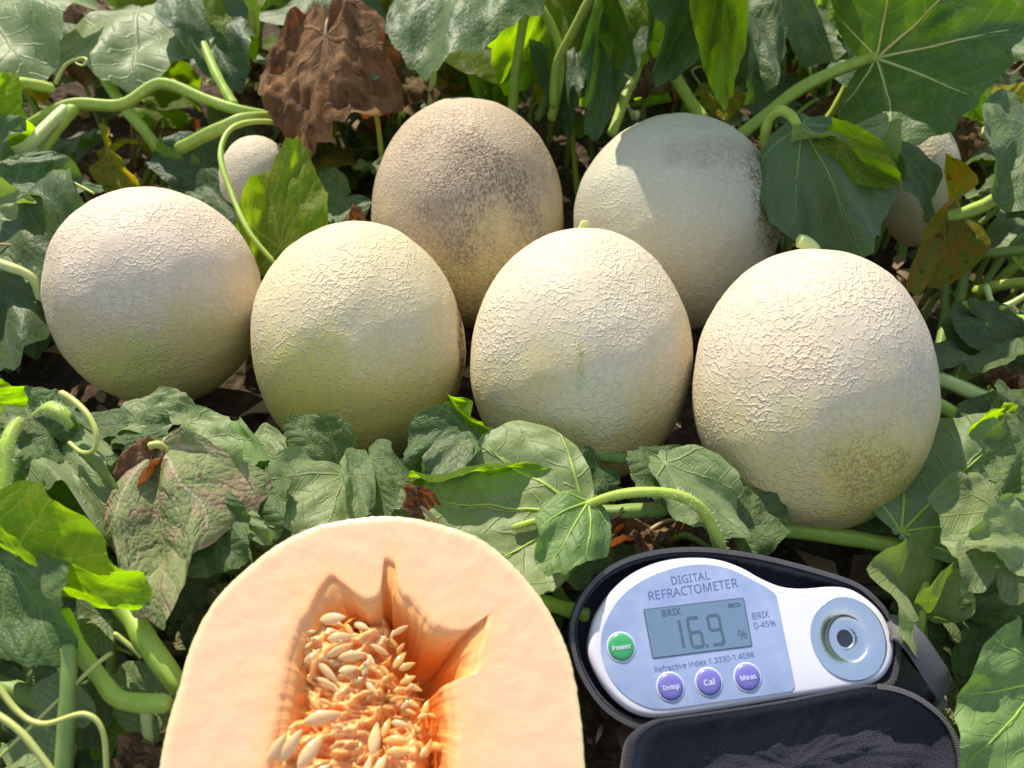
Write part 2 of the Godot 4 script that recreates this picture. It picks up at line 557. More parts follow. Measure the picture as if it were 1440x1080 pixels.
# ------------------------------------------------------------------ melons
func melon_maps(spec: Dictionary) -> Array:
	var W: int = spec.get("tex", 1440)
	var Hh := W / 2
	var cell := FastNoiseLite.new()
	cell.noise_type = FastNoiseLite.TYPE_CELLULAR
	cell.cellular_return_type = FastNoiseLite.RETURN_DISTANCE2_SUB
	cell.seed = spec.seed
	cell.frequency = spec.get("freq", 12.0)
	cell.domain_warp_enabled = true
	cell.domain_warp_amplitude = 0.028
	cell.domain_warp_frequency = 6.0
	var cell2: FastNoiseLite = cell.duplicate()
	cell2.frequency = spec.get("freq", 12.0) * 1.9
	cell2.seed = spec.seed + 3
	var soft := FastNoiseLite.new()
	soft.seed = spec.seed + 11
	soft.frequency = 1.5
	soft.fractal_octaves = 4
	var grit := FastNoiseLite.new()
	grit.seed = spec.seed + 17
	grit.frequency = 26.0
	grit.fractal_octaves = 3
	var col := PackedByteArray()
	var hig := PackedByteArray()
	col.resize(W * Hh * 3)
	hig.resize(W * Hh)
	var ridge_c: Color = spec.ridge
	var skin_c: Color = spec.skin
	var low_c: Color = spec.low
	var net: float = spec.get("net", 1.0)
	var bc := skin_c.linear_to_srgb()
	var back := [int(bc.r * 255), int(bc.g * 255), int(bc.b * 255)]
	for j in Hh:
		var ph := (j + 0.5) / Hh * PI
		var sy := sin(ph)
		var cy := cos(ph)
		for i in W:
			var th := ((i + 0.5) / W - 0.5) * TAU
			var n := Vector3(sin(th) * sy, cy, cos(th) * sy)
			var front := n.z > -0.3
			var at := (j * W + i) * 3
			if not front:
				col[at] = back[0]
				col[at + 1] = back[1]
				col[at + 2] = back[2]
				continue
			var big := soft.get_noise_3dv(n)
			var g := grit.get_noise_3dv(n)
			var streak := grit.get_noise_3d(n.x * 2.4, n.y * 0.5, n.z * 2.4 + 9.0)
			var e := cell.get_noise_3d(n.x, n.y * 1.35, n.z) + 1.0
			var e2 := cell2.get_noise_3d(n.x, n.y * 1.2, n.z) + 1.0
			var wide := clampf(0.17 + 0.09 * big + 0.05 * g, 0.08, 0.32)
			var r := 1.0 - smoothstep(wide * 0.15, wide, e)
			var r2 := 1.0 - smoothstep(0.03, 0.15, e2)
			var cap := smoothstep(0.98, 0.8, n.y)
			var h := maxf(r * (0.82 + 0.5 * big + 0.12 * g), r2 * clampf(0.22 + 1.2 * big, 0.0, 0.6)) * net * (0.35 + 0.65 * cap)
			h = clampf(h + 0.04 * g + 0.05 * streak, 0.0, 1.0)
			hig[j * W + i] = int(h * 255)
			var lowness := clampf(smoothstep(0.25, -0.6, n.y + 0.35 * big), 0.0, 1.0)
			var c := skin_c.lerp(low_c, lowness)
			c = c.lerp(ridge_c, clampf(maxf(r, r2 * 0.6) * 1.1, 0.0, 1.0) * 0.45)
			var shade := 1.0 + 0.1 * big + 0.07 * g + 0.1 * streak
			var rim_line := smoothstep(wide * 0.7, wide, e) * (1.0 - smoothstep(wide, wide * 1.7, e))
			c = c * (1.0 - 0.05 * rim_line) * shade
			if front:
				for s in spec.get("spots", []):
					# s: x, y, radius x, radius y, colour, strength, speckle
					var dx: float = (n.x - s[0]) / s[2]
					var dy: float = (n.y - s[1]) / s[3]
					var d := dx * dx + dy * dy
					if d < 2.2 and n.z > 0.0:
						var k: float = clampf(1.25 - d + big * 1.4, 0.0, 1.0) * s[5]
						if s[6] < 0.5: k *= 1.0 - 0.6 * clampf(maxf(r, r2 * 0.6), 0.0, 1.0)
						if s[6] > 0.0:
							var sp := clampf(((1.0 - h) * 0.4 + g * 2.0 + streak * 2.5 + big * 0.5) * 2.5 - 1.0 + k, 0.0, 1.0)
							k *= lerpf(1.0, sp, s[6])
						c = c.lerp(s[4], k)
			c = c.linear_to_srgb()
			col[at] = clampi(int(c.r * 255), 0, 255)
			col[at + 1] = clampi(int(c.g * 255), 0, 255)
			col[at + 2] = clampi(int(c.b * 255), 0, 255)
	return [Image.create_from_data(W, Hh, false, Image.FORMAT_RGB8, col), Image.create_from_data(W, Hh, false, Image.FORMAT_L8, hig)]

func make_melon(spec: Dictionary, maps: Array) -> void:
	var z: float = spec.z
	var at := P(spec.px, spec.py, z)
	var a: float = spec.a / FOCAL * z
	var b: float = spec.b / FOCAL * z
	melons.append([at, maxf(a, b)])
	# local axes: the stem end leans away from the viewer, +z faces the lens along its own line of sight
	var bz := (EYE - at).normalized()
	var by := D(Vector3(sin(-spec.get("roll", 0.0)), cos(spec.get("roll", 0.0)), 0))
	by = (by - bz * by.dot(bz)).normalized()
	var bas := Basis(by.cross(bz), by, bz)
	if spec.has("lean"): bas = bas * Basis(Vector3.RIGHT, spec.lean)
	var root := thing("netted_melon", at, spec.label, "melon", "whole netted melons", bas)
	var V := PackedVector3Array()
	var U := PackedVector2Array()
	var nu := 120
	var nv := 80
	var soft := FastNoiseLite.new()
	soft.seed = spec.seed
	soft.frequency = 0.9
	var egg: float = spec.get("egg", 0.0)
	for j in nv + 1:
		var ph := float(j) / nv * PI
		for i in nu + 1:
			var th := (float(i) / nu - 0.5) * TAU
			var n := Vector3(sin(th) * sin(ph), cos(ph), cos(th) * sin(ph))
			var wob := 1.0 + 0.034 * soft.get_noise_3dv(n)
			var side := a * (1.0 - egg * n.y)
			V.append(Vector3(n.x * side, n.y * b, n.z * side) * wob)
			U.append(Vector2(float(i) / nu, float(j) / nv))
	var m := StandardMaterial3D.new()
	m.resource_name = "netted rind"
	m.albedo_texture = ImageTexture.create_from_image(maps[0])
	m.heightmap_enabled = true
	m.heightmap_texture = ImageTexture.create_from_image(maps[1])
	m.heightmap_scale = spec.get("relief", 0.075)
	m.roughness = 0.62
	m.metallic_specular = 0.35
	m.cull_mode = BaseMaterial3D.CULL_DISABLED
	obj("rind", build(V, grid_index(nu, nv), U), m, root)
	if spec.has("stub"):     # [x lean, length, radius, z]
		var s: Array = spec.stub
		var top := Vector3(0, b * 0.975, s[3])
		var pts := [top, top + Vector3(s[0] * 0.25, s[1] * 0.5, 0), top + Vector3(s[0], s[1] * 0.9, 0.002), top + Vector3(s[0] * 1.6, s[1], 0.004)]
		obj("stem_stub", tube(pts, s[2] * 1.3, s[2], 12, 0.08), mats["stem_pale"], root)

# ------------------------------------------------------------------ halved melon
func make_half_melon() -> void:
	var n := D(Vector3(0.0, 0.5, 0.866))
	var o := P(525, 1000, 0.33)
	var ey := (D(Vector3(0, 1, 0)) - n * D(Vector3(0, 1, 0)).dot(n)).normalized()
	var ex := ey.cross(n)
	var bas := Basis(ex, ey, n)
	var root := thing("halved_melon", o, "halved melon with orange flesh and seed cavity facing up in front", "melon", "", bas)
	melons.append([P(525, 1000, 0.36), 0.085])
	var to2 := func(px: float, py: float) -> Vector2:
		var d := on_plane(px, py, o, n) - o
		return Vector2(d.dot(ex), d.dot(ey))
	var rim_px := [[545, 725], [613, 735], [677, 758], [720, 793], [753, 830], [780, 873], [800, 920], [812, 973], [818, 1020], [823, 1080], [826, 1150], [815, 1260], [770, 1380], [690, 1470], [540, 1520], [390, 1480], [290, 1390], [235, 1280], [220, 1150], [223, 1080], [237, 1010], [250, 967], [263, 920], [283, 873], [313, 830], [360, 787], [403, 757], [460, 735]]
	var hole_px := [[464, 819], [484, 830], [510, 848], [534, 842], [538, 799], [553, 801], [559, 833], [579, 860], [604, 888], [638, 893], [657, 889], [675, 873], [671, 900], [662, 935], [652, 952], [628, 962], [630, 997], [634, 1030], [632, 1080], [625, 1160], [600, 1270], [520, 1330], [440, 1280], [395, 1180], [384, 1090], [394, 1040], [405, 974], [414, 927], [424, 891], [442, 858]]
	var rim := PackedVector2Array()
	for q in rim_px: rim.append(to2.call(q[0], q[1]))
	rim = spline2(rim, 8)
	var hole := PackedVector2Array()
	for q in hole_px: hole.append(to2.call(q[0], q[1]))
	hole = spline2(hole, 8)
	var mid: Vector2 = to2.call(521, 990)
	var cast := func(poly: PackedVector2Array, a: float) -> float:
		var d := Vector2(sin(a), cos(a))
		var far := 0.0
		for k in poly.size():
			var hit = Geometry2D.segment_intersects_segment(mid, mid + d, poly[k], poly[(k + 1) % poly.size()])
			if hit != null: far = maxf(far, mid.distance_to(hit))
		return far
	var N := 840
	var rr := PackedFloat32Array()
	var hr := PackedFloat32Array()
	var nz := FastNoiseLite.new()
	nz.frequency = 60.0
	nz.seed = 31
	nz.fractal_octaves = 3
	for k in N + 1:
		var a := TAU * k / N
		rr.append(cast.call(rim, a) * (1.0 + 0.004 * nz.get_noise_2d(sin(a) * 0.3, cos(a) * 0.3)))
		hr.append(cast.call(hole, a) * (1.0 + 0.035 * nz.get_noise_2d(sin(a) * 0.07 + 5.0, cos(a) * 0.07)))
	var flesh := Color(0.78, 0.42, 0.26)
	var deep := Color(0.80, 0.24, 0.035)
	var pale := Color(0.80, 0.60, 0.36)
	# flat face
	var V := PackedVector3Array()
	var C := PackedColorArray()
	var rings := 26
	for j in rings + 1:
		var f := float(j) / rings
		for k in N + 1:
			var a := TAU * k / N
			var h0 := hr[k] + 0.0016
			var r := lerpf(h0, rr[k], f)
			var p := mid + Vector2(sin(a), cos(a)) * r
			var lip := exp(-(r - h0) / 0.0016)
			var edge_in := (rr[k] - r)
			V.append(Vector3(p.x, p.y, -0.0022 * lip * lip + 0.0004 * nz.get_noise_2d(p.x, p.y) - 0.0009 * exp(-edge_in / 0.001)))
			var c := flesh.lerp(Color(0.84, 0.40, 0.14), clampf(exp(-(r - h0) / 0.007) * 0.8 + 0.25 * nz.get_noise_2d(p.x * 0.4, p.y * 0.4), 0, 1))
			c = c.lerp(pale, smoothstep(0.005, 0.0015, edge_in) * 0.4).lerp(Color(0.5, 0.5, 0.22), smoothstep(0.0014, 0.0004, edge_in) * 0.6)
			C.append(c)
	var fm := StandardMaterial3D.new()
	fm.resource_name = "melon flesh"
	fm.vertex_color_use_as_albedo = true
	fm.roughness = 0.33
	fm.metallic_specular = 0.5
	fm.subsurf_scatter_enabled = true
	fm.subsurf_scatter_strength = 0.3
	fm.cull_mode = BaseMaterial3D.CULL_DISABLED
	fm.heightmap_enabled = true
	fm.heightmap_texture = noise_tex(0.09, 41, [[0.0, grey(0)], [1.0, grey(1)]], 256, 4)
	fm.heightmap_scale = 0.007
	fm.uv1_triplanar = true
	fm.uv1_scale = Vector3(34, 34, 34)
	obj("flesh", build(V, grid_index(N, rings), PackedVector2Array(), C), fm, root)
	# cavity wall and floor
	V = PackedVector3Array()
	C = PackedColorArray()
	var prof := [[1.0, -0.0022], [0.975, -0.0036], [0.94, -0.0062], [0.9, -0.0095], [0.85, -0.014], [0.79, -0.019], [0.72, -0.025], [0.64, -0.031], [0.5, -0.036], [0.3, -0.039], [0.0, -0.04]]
	var tipness := PackedFloat32Array()
	for k in N + 1:
		var avg := 0.0
		for d in range(-52, 53): avg += hr[(k + d + N) % N] / 105.0
		tipness.append(clampf((hr[k] / avg - 1.0) * 6.0, 0.0, 1.0))
	for q in prof:
		for k in N + 1:
			var a := TAU * k / N
			var up: float = 1.0 - 0.7 * tipness[k] * smoothstep(0.45, 0.85, q[0])
			var g := nz.get_noise_3d(sin(a) * 0.05, cos(a) * 0.05, q[1] * 2.0)
			var p: Vector2 = mid + Vector2(sin(a), cos(a)) * (hr[k] + 0.0016 * (1.0 if q[0] == 1.0 else 0.0)) * q[0] * (1.0 + 0.05 * g * smoothstep(0.95, 0.8, q[0]))
			V.append(Vector3(p.x, p.y, -0.0022 + (q[1] + 0.0022) * up + (0.004 * g if q[0] < 0.97 else 0.0)))
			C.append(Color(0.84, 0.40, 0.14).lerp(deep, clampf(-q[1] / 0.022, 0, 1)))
	var wm: StandardMaterial3D = fm.duplicate()
	wm.roughness = 0.28
	wm.subsurf_scatter_strength = 0.2
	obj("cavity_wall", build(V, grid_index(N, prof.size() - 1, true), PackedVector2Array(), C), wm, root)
	# rind behind
	V = PackedVector3Array()
	var c2 := Vector2(0, -0.012)
	for j in 15:
		var t := j / 14.0 * PI / 2
		for k in N / 4 + 1:
			var a := TAU * k / (N / 4)
			var p := mid + Vector2(sin(a), cos(a)) * rr[mini(k * 4, N)] * 1.002
			p = c2 + (p - c2) * cos(t)
			V.append(Vector3(p.x, p.y, -0.0012 - 0.078 * sin(t)))
	var rind := plain("half rind", Color(0.62, 0.55, 0.38), 0.7)
	rind.heightmap_enabled = true
	rind.heightmap_texture = noise_tex(0.05, 43, [[0.0, grey(1)], [0.25, grey(0.2)], [1.0, grey(0)]], 256, 1, FastNoiseLite.TYPE_CELLULAR)
	rind.heightmap_scale = 0.1
	rind.uv1_triplanar = true
	rind.uv1_scale = Vector3(12, 12, 12)
	obj("rind", build(V, grid_index(N / 4, 14, true)), rind, root)
	# the mass of pulp that fills the left and lower part of the cavity
	var fib := FastNoiseLite.new()
	fib.noise_type = FastNoiseLite.TYPE_SIMPLEX_SMOOTH
	fib.fractal_type = FastNoiseLite.FRACTAL_RIDGED
	fib.fractal_octaves = 3
	fib.frequency = 85.0
	fib.seed = 8
	V = PackedVector3Array()
	C = PackedColorArray()
	var pulp_px := [[440, 850], [470, 838], [515, 862], [548, 835], [562, 862], [572, 900], [582, 935], [600, 965], [612, 1000], [622, 1040], [624, 1090], [618, 1170], [590, 1260], [520, 1310], [445, 1265], [405, 1180], [392, 1095], [402, 1040], [412, 975], [420, 925], [428, 890]]
	var pulp := PackedVector2Array()
	for q in pulp_px: pulp.append(to2.call(q[0], q[1]))
	pulp = spline2(pulp, 3)
	var pm: Vector2 = to2.call(505, 1000)
	var pn := 220
	mid = pm
	for j in 61:
		var f := j / 60.0
		for k in pn + 1:
			var a := TAU * k / pn
			var r: float = cast.call(pulp, a) if j == 0 else 0.0
			if j == 0: hr[k] = r
			r = hr[k] * (1.0 - f)
			var p := pm + Vector2(sin(a), cos(a)) * r
			var g := fib.get_noise_2d(p.x * 0.55 + p.y * 0.5, p.y * 1.1 - p.x * 0.3)
			var big := nz.get_noise_2d(p.x * 0.5 + 3.0, p.y * 0.5)
			var s := smoothstep(0.0, 0.28 if p.x > pm.x + 0.008 else 0.12, f)
			var slope := clampf((p.y - pm.y) / 0.05, -1.0, 1.0)
			V.append(Vector3(p.x, p.y, -0.034 + s * ((0.021 if p.x > pm.x + 0.008 else 0.0245) - 0.004 * slope + 0.0055 * g + 0.009 * big)))
			C.append(Color(0.78, 0.26, 0.04).lerp(Color(0.84, 0.46, 0.17), clampf(0.3 + g * 0.6 + big * 0.5, 0, 1)))
	var pmx: StandardMaterial3D = fm.duplicate()
	pmx.roughness = 0.34
	pmx.subsurf_scatter_strength = 0.45
	pmx.clearcoat_enabled = true
	pmx.clearcoat = 0.3
	pmx.clearcoat_roughness = 0.1
	obj("pulp", build(V, grid_index(pn, 60), PackedVector2Array(), C), pmx, root)
	# strands of pulp
	var sv := PackedVector3Array()
	var si := PackedInt32Array()
	for k in 30:
		var c: Vector2 = to2.call(rng.randf_range(420, 612), rng.randf_range(860, 1100))
		if not Geometry2D.is_point_in_polygon(c, pulp): continue
		var a := rng.randf_range(-0.9, 0.9) + (PI / 2 if rng.randf() < 0.25 else 0.0)
		var d := Vector2(sin(a), cos(a)) * rng.randf_range(0.003, 0.009)
		var hgt := rng.randf_range(-0.0155, -0.0095)
		var pts := [Vector3(c.x - d.x, c.y - d.y, hgt - 0.009), Vector3(c.x - d.x * 0.3, c.y - d.y * 0.4, hgt), Vector3(c.x + d.x * 0.4, c.y + d.y * 0.3, hgt + 0.0006), Vector3(c.x + d.x, c.y + d.y, hgt - 0.009)]
		add_tube(sv, si, spline(pts, 5), rng.randf_range(0.0004, 0.0010), 0.0003, 6)
	for k in 130:
		var c: Vector2 = to2.call(rng.randf_range(405, 620), rng.randf_range(855, 1110))
		if not Geometry2D.is_point_in_polygon(c, pulp): continue
		var R := rng.randf_range(0.0012, 0.0030)
		var a := rng.randf() * TAU
		var e1 := Vector3(cos(a), sin(a), rng.randf_range(-0.3, 0.3)).normalized() * R * rng.randf_range(1.0, 2.4)
		var e2 := Vector3(-sin(a), cos(a), 0).normalized() * R * 0.8
		var o3 := Vector3(c.x, c.y, rng.randf_range(-0.0160, -0.0115))
		var b0 := sv.size()
		for j in 7:
			var ph := j / 6.0 * PI
			for q in 9:
				var th := TAU * q / 8.0
				sv.append(o3 + e1 * cos(ph) + (e2 * cos(th) + Vector3(0, 0, R * 0.7) * sin(th)) * sin(ph) * (1.0 + 0.25 * sin(k + j * 2.0 + q)))
		for i in grid_index(8, 6): si.append(b0 + i)
	var strand: StandardMaterial3D = pmx.duplicate()
	strand.vertex_color_use_as_albedo = false
	strand.albedo_color = srgb(0.80, 0.31, 0.06)
	strand.roughness = 0.22
	tag(obj("pulp_strands", build(sv, si), strand, root), "", "", "", "stuff")
	# seeds
	var seed_m := plain("seed", Color(0.72, 0.45, 0.2), 0.22)
	seed_m.clearcoat_enabled = true
	seed_m.clearcoat = 0.7
	seed_m.clearcoat_roughness = 0.12
	seed_m.subsurf_scatter_enabled = true
	seed_m.subsurf_scatter_strength = 0.2
	var seed_o: StandardMaterial3D = seed_m.duplicate()
	seed_o.albedo_color = srgb(0.8, 0.38, 0.09)
	var sm := seed_mesh()
	# px, py, length px, angle (0 = lying across), roll, height, orange
	var seeds := [[467, 869, 44, 8, 0.3, -0.004, 0], [477, 894, 40, 4, 0.4, -0.006, 0], [476, 912, 44, 22, 1.0, -0.006, 0], [495, 921, 44, 10, 0.7, -0.005, 0], [489, 940, 30, 12, 0.1, -0.005, 0], [532, 911, 34, -30, 1.1, -0.007, 0], [560, 925, 30, 52, 0.3, -0.008, 1], [512, 935, 26, 75, 0.3, -0.008, 0], [458, 943, 44, -38, 0.9, -0.007, 0], [458, 960, 38, -32, 1.0, -0.007, 0], [468, 966, 34, -25, 1.0, -0.008, 0], [571, 952, 26, 25, 0.4, -0.010, 1], [580, 963, 25, -20, 0.5, -0.011, 1], [560, 966, 22, 10, 0.5, -0.010, 1], [578, 986, 22, -25, 0.4, -0.011, 1], [596, 994, 28, 70, 0.4, -0.010, 1], [556, 979, 24, 5, 0.8, -0.010, 1], [453, 1009, 56, 12, 0.6, -0.004, 0], [526, 1038, 44, 85, 0.2, -0.005, 0], [394, 1054, 46, 68, 0.5, 0.002, 0], [412, 1050, 52, 62, 0.5, 0.001, 0], [438, 1056, 54, 52, 0.5, -0.002, 0], [556, 1041, 40, 4, 0.5, -0.006, 1], [560, 1057, 38, 0, 0.4, -0.005, 1], [534, 1076, 36, 60, 0.3, -0.005, 0], [516, 1082, 34, 80, 0.4, -0.004, 0], [432, 923, 20, 55, 0.5, -0.006, 0], [441, 918, 22, 50, 0.4, -0.006, 0], [436, 886, 14, 10, 0.5, -0.006, 0], [432, 905, 14, 40, 0.5, -0.006, 0], [549, 887, 14, 80, 0.5, -0.010, 0], [468, 931, 18, 10, 0.6, -0.008, 0], [502, 953, 16, 30, 0.4, -0.008, 0], [540, 950, 20, 30, 0.6, -0.010, 1], [560, 905, 20, 60, 0.7, -0.012, 1], [445, 1090, 44, 40, 0.5, -0.004, 0], [490, 1100, 40, -20, 0.5, -0.005, 0], [575, 1100, 40, 30, 0.5, -0.005, 1], [600, 1050, 26, 80, 0.7, -0.010, 1], [455, 985, 26, -15, 1.1, -0.008, 0], [470, 1030, 26, 30, 1.2, -0.008, 1]]
	for k in 60:
		var q := Vector2(rng.randf_range(425, 615), rng.randf_range(868, 1110))
		if Geometry2D.is_point_in_polygon(to2.call(q.x, q.y), inset(pulp, 0.002)):
			seeds.append([q.x, q.y, rng.randf_range(16, 30), rng.randf_range(-60, 80), rng.randf_range(0.1, 1.2), rng.randf_range(-0.0125, -0.0085), 1 if rng.randf() < 0.6 else 0])
	for s in seeds:
		var c: Vector2 = to2.call(s[0], s[1])
		var L: float = s[2] / FOCAL * 0.325
		var o2 := obj("seed", sm, seed_o if s[6] else seed_m, root)
		o2.transform = Transform3D(Basis(Vector3(0, 0, 1), deg_to_rad(s[3])) * Basis(Vector3.RIGHT, s[4]) * Basis(Vector3.UP, rng.randf_range(-0.3, 0.3)) * Basis.from_scale(Vector3(L, L * 0.95, L)), Vector3(c.x, c.y, s[5] + 0.0028))

func seed_mesh() -> ArrayMesh:      # along x, one long, flattened, pointed at one end
	var V := PackedVector3Array()
	for j in 13:
		var t := j / 12.0
		var r := 0.21 * pow(sin(PI * pow(t, 0.82)), 0.8) if j > 0 and j < 12 else 0.004
		for k in 13:
			var a := TAU * k / 12
			V.append(Vector3(t - 0.5, cos(a) * r, sin(a) * r * 0.5))
	return build(V, grid_index(12, 12, true))

# ------------------------------------------------------------------ refractometer and its case
var dev_o: Vector3
var dev_b: Basis

func dev(px: float, py: float) -> Vector2:
	var d := on_plane(px, py, dev_o, dev_b.z) - dev_o
	return Vector2(d.dot(dev_b.x), d.dot(dev_b.y))

func dev_outline(list: Array, per := 4) -> PackedVector2Array:
	var p := PackedVector2Array()
	for q in list: p.append(dev(q[0], q[1]))
	return spline2(p, per) if per > 1 else p

func lettering(parent: Node3D, called: String, text: String, px: float, py: float, width_px: float, m: Material, z: float, turn := 0.0, bold := false, depth := 0.00012, slant := 0.0) -> void:
	var t := TextMesh.new()
	t.text = text
	var f := SystemFont.new()
	f.font_names = PackedStringArray(["Droid Sans"])
	if bold: f.font_weight = 700
	t.font = f
	t.font_size = 48
	t.pixel_size = 0.001
	t.curve_step = 1.0
	t.depth = 0.02
	var w := t.get_aabb().size.x
	var want := width_px / FOCAL * 0.4
	var s := want / maxf(w, 0.001)
	var o := obj(called, t, m, parent)
	var c := dev(px, py)
	o.transform = Transform3D(Basis(Vector3(0, 0, 1), turn) * Basis.from_scale(Vector3(s, s, depth / 0.02)), Vector3(c.x, c.y, z))

func make_refractometer() -> void:
	dev_o = P(1040, 900, 0.40)
	var n := D(Vector3(0.0, 0.30, 0.954))
	var along := (on_plane(1114, 905, dev_o, n) - on_plane(966, 929, dev_o, n)).normalized()
	dev_b = Basis(along, n.cross(along), n)
	var root := thing("refractometer", dev_o, "white handheld digital refractometer with blue panel lying in its black case", "refractometer", "", dev_b)
	var body_px := [[826.7, 912], [829.6, 891.7], [838, 865], [858.8, 833], [888, 807], [925.8, 789.6], [966.7, 782.9], [1007.5, 785.2], [1042.5, 796.9], [1071.7, 812.9], [1100.8, 824.6], [1133, 827.5], [1171.7, 824.2], [1197, 827], [1221, 840.8], [1241.7, 861], [1254.8, 887.5], [1259.7, 910.8], [1256, 934], [1241.7, 954.6], [1218, 966], [1165.8, 975], [1107.5, 983.8], [1020, 998], [955, 1008], [920, 1011], [890.8, 1004], [864.6, 985], [844, 958.8], [831, 932.5]]
	var out := dev_outline(body_px, 5)
	var V := PackedVector3Array()
	var I := PackedInt32Array()
	var rings := []
	for k in 7:
		var a := k / 6.0 * PI / 2
		rings.append([inset(out, 0.0034 * (1.0 - sin(a))), -0.0034 * (1.0 - cos(a))])
	rings.append([out, -0.008])
	rings.append([inset(out, 0.0015), -0.0082])
	rings.append([inset(out, 0.0015), -0.0088])
	rings.append([out, -0.009])
	rings.append([inset(out, 0.002), -0.017])
	add_band(V, I, rings)
	var white := plain("white plastic", Color(0.74, 0.72, 0.8), 0.28, 0.5)
	# top with a round hole for the sample dish
	var top := inset(out, 0.0034)
	var dc := dev(1193, 898)
	var dr := 53.0 / FOCAL * 0.4
	var start := 0
	var bestd := 9.0
	for k in top.size():
		if top[k].distance_to(dc) < bestd:
			bestd = top[k].distance_to(dc)
			start = k
	var key := PackedVector2Array()
	for k in top.size(): key.append(top[(start + k) % top.size()])
	var dir0 := (top[start] - dc).angle()
	var cw := Geometry2D.is_polygon_clockwise(top)
	key.append(top[start] + (top[start + 1 if start + 1 < top.size() else 0] - top[start]) * -0.002)
	for k in 65:
		var a := dir0 + TAU * k / 64.0 * (1.0 if cw else -1.0) + (0.0006 if k == 0 else (-0.0006 if k == 64 else 0.0)) * (1.0 if cw else -1.0)
		key.append(dc + Vector2(cos(a), sin(a)) * dr)
	if Geometry2D.triangulate_polygon(key).size() == 0:
		print("keyhole failed")
		key = top
	add_cap(V, I, key, 0.0)
	obj("body", build(V, I), white, root)
	# printed panel
	var panel_px := [[844.7, 903], [850, 877], [870.4, 842], [902.5, 815.8], [943, 799.8], [984, 793.5], [1019, 797.9], [1051, 811.5], [1081, 828.5], [1090, 836], [1093, 845], [1103.7, 897.5], [1116.5, 958.7], [1114, 969.4], [1103.7, 973.8], [1013, 986.5], [937.5, 997], [908, 994], [879, 978], [858.8, 955], [847, 926.7]]
	var pout := dev_outline(panel_px, 4)
	V = PackedVector3Array()
	I = PackedInt32Array()
	add_band(V, I, [[inset(pout, 0.00015), 0.0004], [pout, 0.00028], [pout, -0.0004]])
	add_cap(V, I, inset(pout, 0.00015), 0.0004)
	var film := plain("panel film", Color(1, 1, 1), 0.3, 0.6)
	film.albedo_texture = noise_tex(0.012, 51, [[0.0, srgb(0.27, 0.34, 0.56)], [0.5, srgb(0.32, 0.39, 0.6)], [1.0, srgb(0.4, 0.46, 0.66)]], 256, 4)
	film.uv1_triplanar = true
	film.uv1_scale = Vector3(16, 16, 16)
	film.clearcoat_enabled = true
	film.clearcoat = 0.5
	film.clearcoat_roughness = 0.15
	obj("panel", facet(V, I), film, root)
	# display
	var lc := [dev(904, 856.7), dev(1045.4, 840), dev(1058, 909), dev(917, 926.7)]
	var lp := PackedVector2Array()
	for k in 4:
		var p: Vector2 = lc[k]
		var prev: Vector2 = (lc[(k + 3) % 4] - p).normalized()
		var nxt: Vector2 = (lc[(k + 1) % 4] - p).normalized()
		for s in 5:
			var t := s / 4.0
			lp.append(p + prev * 0.0012 * (1 - t) * (1 - t) + nxt * 0.0012 * t * t)
	V = PackedVector3Array()
	I = PackedInt32Array()
	add_band(V, I, [[inset(lp, 0.0003), 0.0007], [lp, 0.0006], [lp, 0.0]])
	add_cap(V, I, inset(lp, 0.0003), 0.0007)
	var bez := plain("display frame", Color(0.09, 0.12, 0.17), 0.3)
	var display := obj("display", facet(V, I), bez, root)
	V = PackedVector3Array()
	I = PackedInt32Array()
	add_cap(V, I, inset(lp, 0.0006), 0.0008)
	add_band(V, I, [[inset(lp, 0.0006), 0.0008], [inset(lp, 0.0006), 0.0004]])
	var glass := plain("display glass", Color(0.15, 0.23, 0.34), 0.16, 0.6)
	obj("screen", facet(V, I), glass, display)
	var ink := plain("screen ink", Color(0.075, 0.12, 0.175), 0.4)
	var ux: Vector2 = (lc[1] - lc[0]).normalized()
	var uy: Vector2 = -(lc[3] - lc[0]).normalized()
	var segs := {"1": "bc", "6": "afgedc", "9": "abcdfg"}
	var at: Vector2 = dev(938, 873)      # upper left of the first figure
	var fw := 16.0 / FOCAL * 0.4
	var fh := 39.0 / FOCAL * 0.4
	var sw := 2.0 / FOCAL * 0.4
	var spots := {"1": 0.0, "6": 28.0, "9": 57.0}
	for ch in ["1", "6", "9"]:
		V = PackedVector3Array()
		I = PackedInt32Array()
		var o: Vector2 = at + ux * (spots[ch] / FOCAL * 0.4)
		var where := {"a": [0.5, 0.0, true], "g": [0.5, -0.5, true], "d": [0.5, -1.0, true], "f": [0.0, -0.25, false], "b": [1.0, -0.25, false], "e": [0.0, -0.75, false], "c": [1.0, -0.75, false]}
		for s in segs[ch]:
			var w: Array = where[s]
			var c: Vector2 = o + ux * fw * w[0] + uy * fh * w[1]
			var half: Vector2 = ux * (fw * 0.5 - sw * 0.3) if w[2] else uy * (fh * 0.25 - sw * 0.5)
			var thick: Vector2 = uy * sw if w[2] else ux * sw
			add_box(V, I, Vector3(c.x, c.y, 0.00086), Vector3(half.x, half.y, 0), Vector3(thick.x, thick.y, 0), Vector3(0, 0, 0.00006))
		if ch == "6":
			var c: Vector2 = o + ux * fw * 1.3 - uy * fh
			add_box(V, I, Vector3(c.x, c.y, 0.00086), Vector3(ux.x, ux.y, 0) * sw, Vector3(uy.x, uy.y, 0) * sw, Vector3(0, 0, 0.00006))
		obj("digit", facet(V, I), ink, display)
	var slope := -0.004
	lettering(display, "lettering", "BRIX", 943, 861, 27, ink, 0.00086, slope, true)
	lettering(display, "lettering", "%", 1044, 892, 12, ink, 0.00086, slope)
	V = PackedVector3Array()
	I = PackedInt32Array()
	var bt := dev(1031, 851)
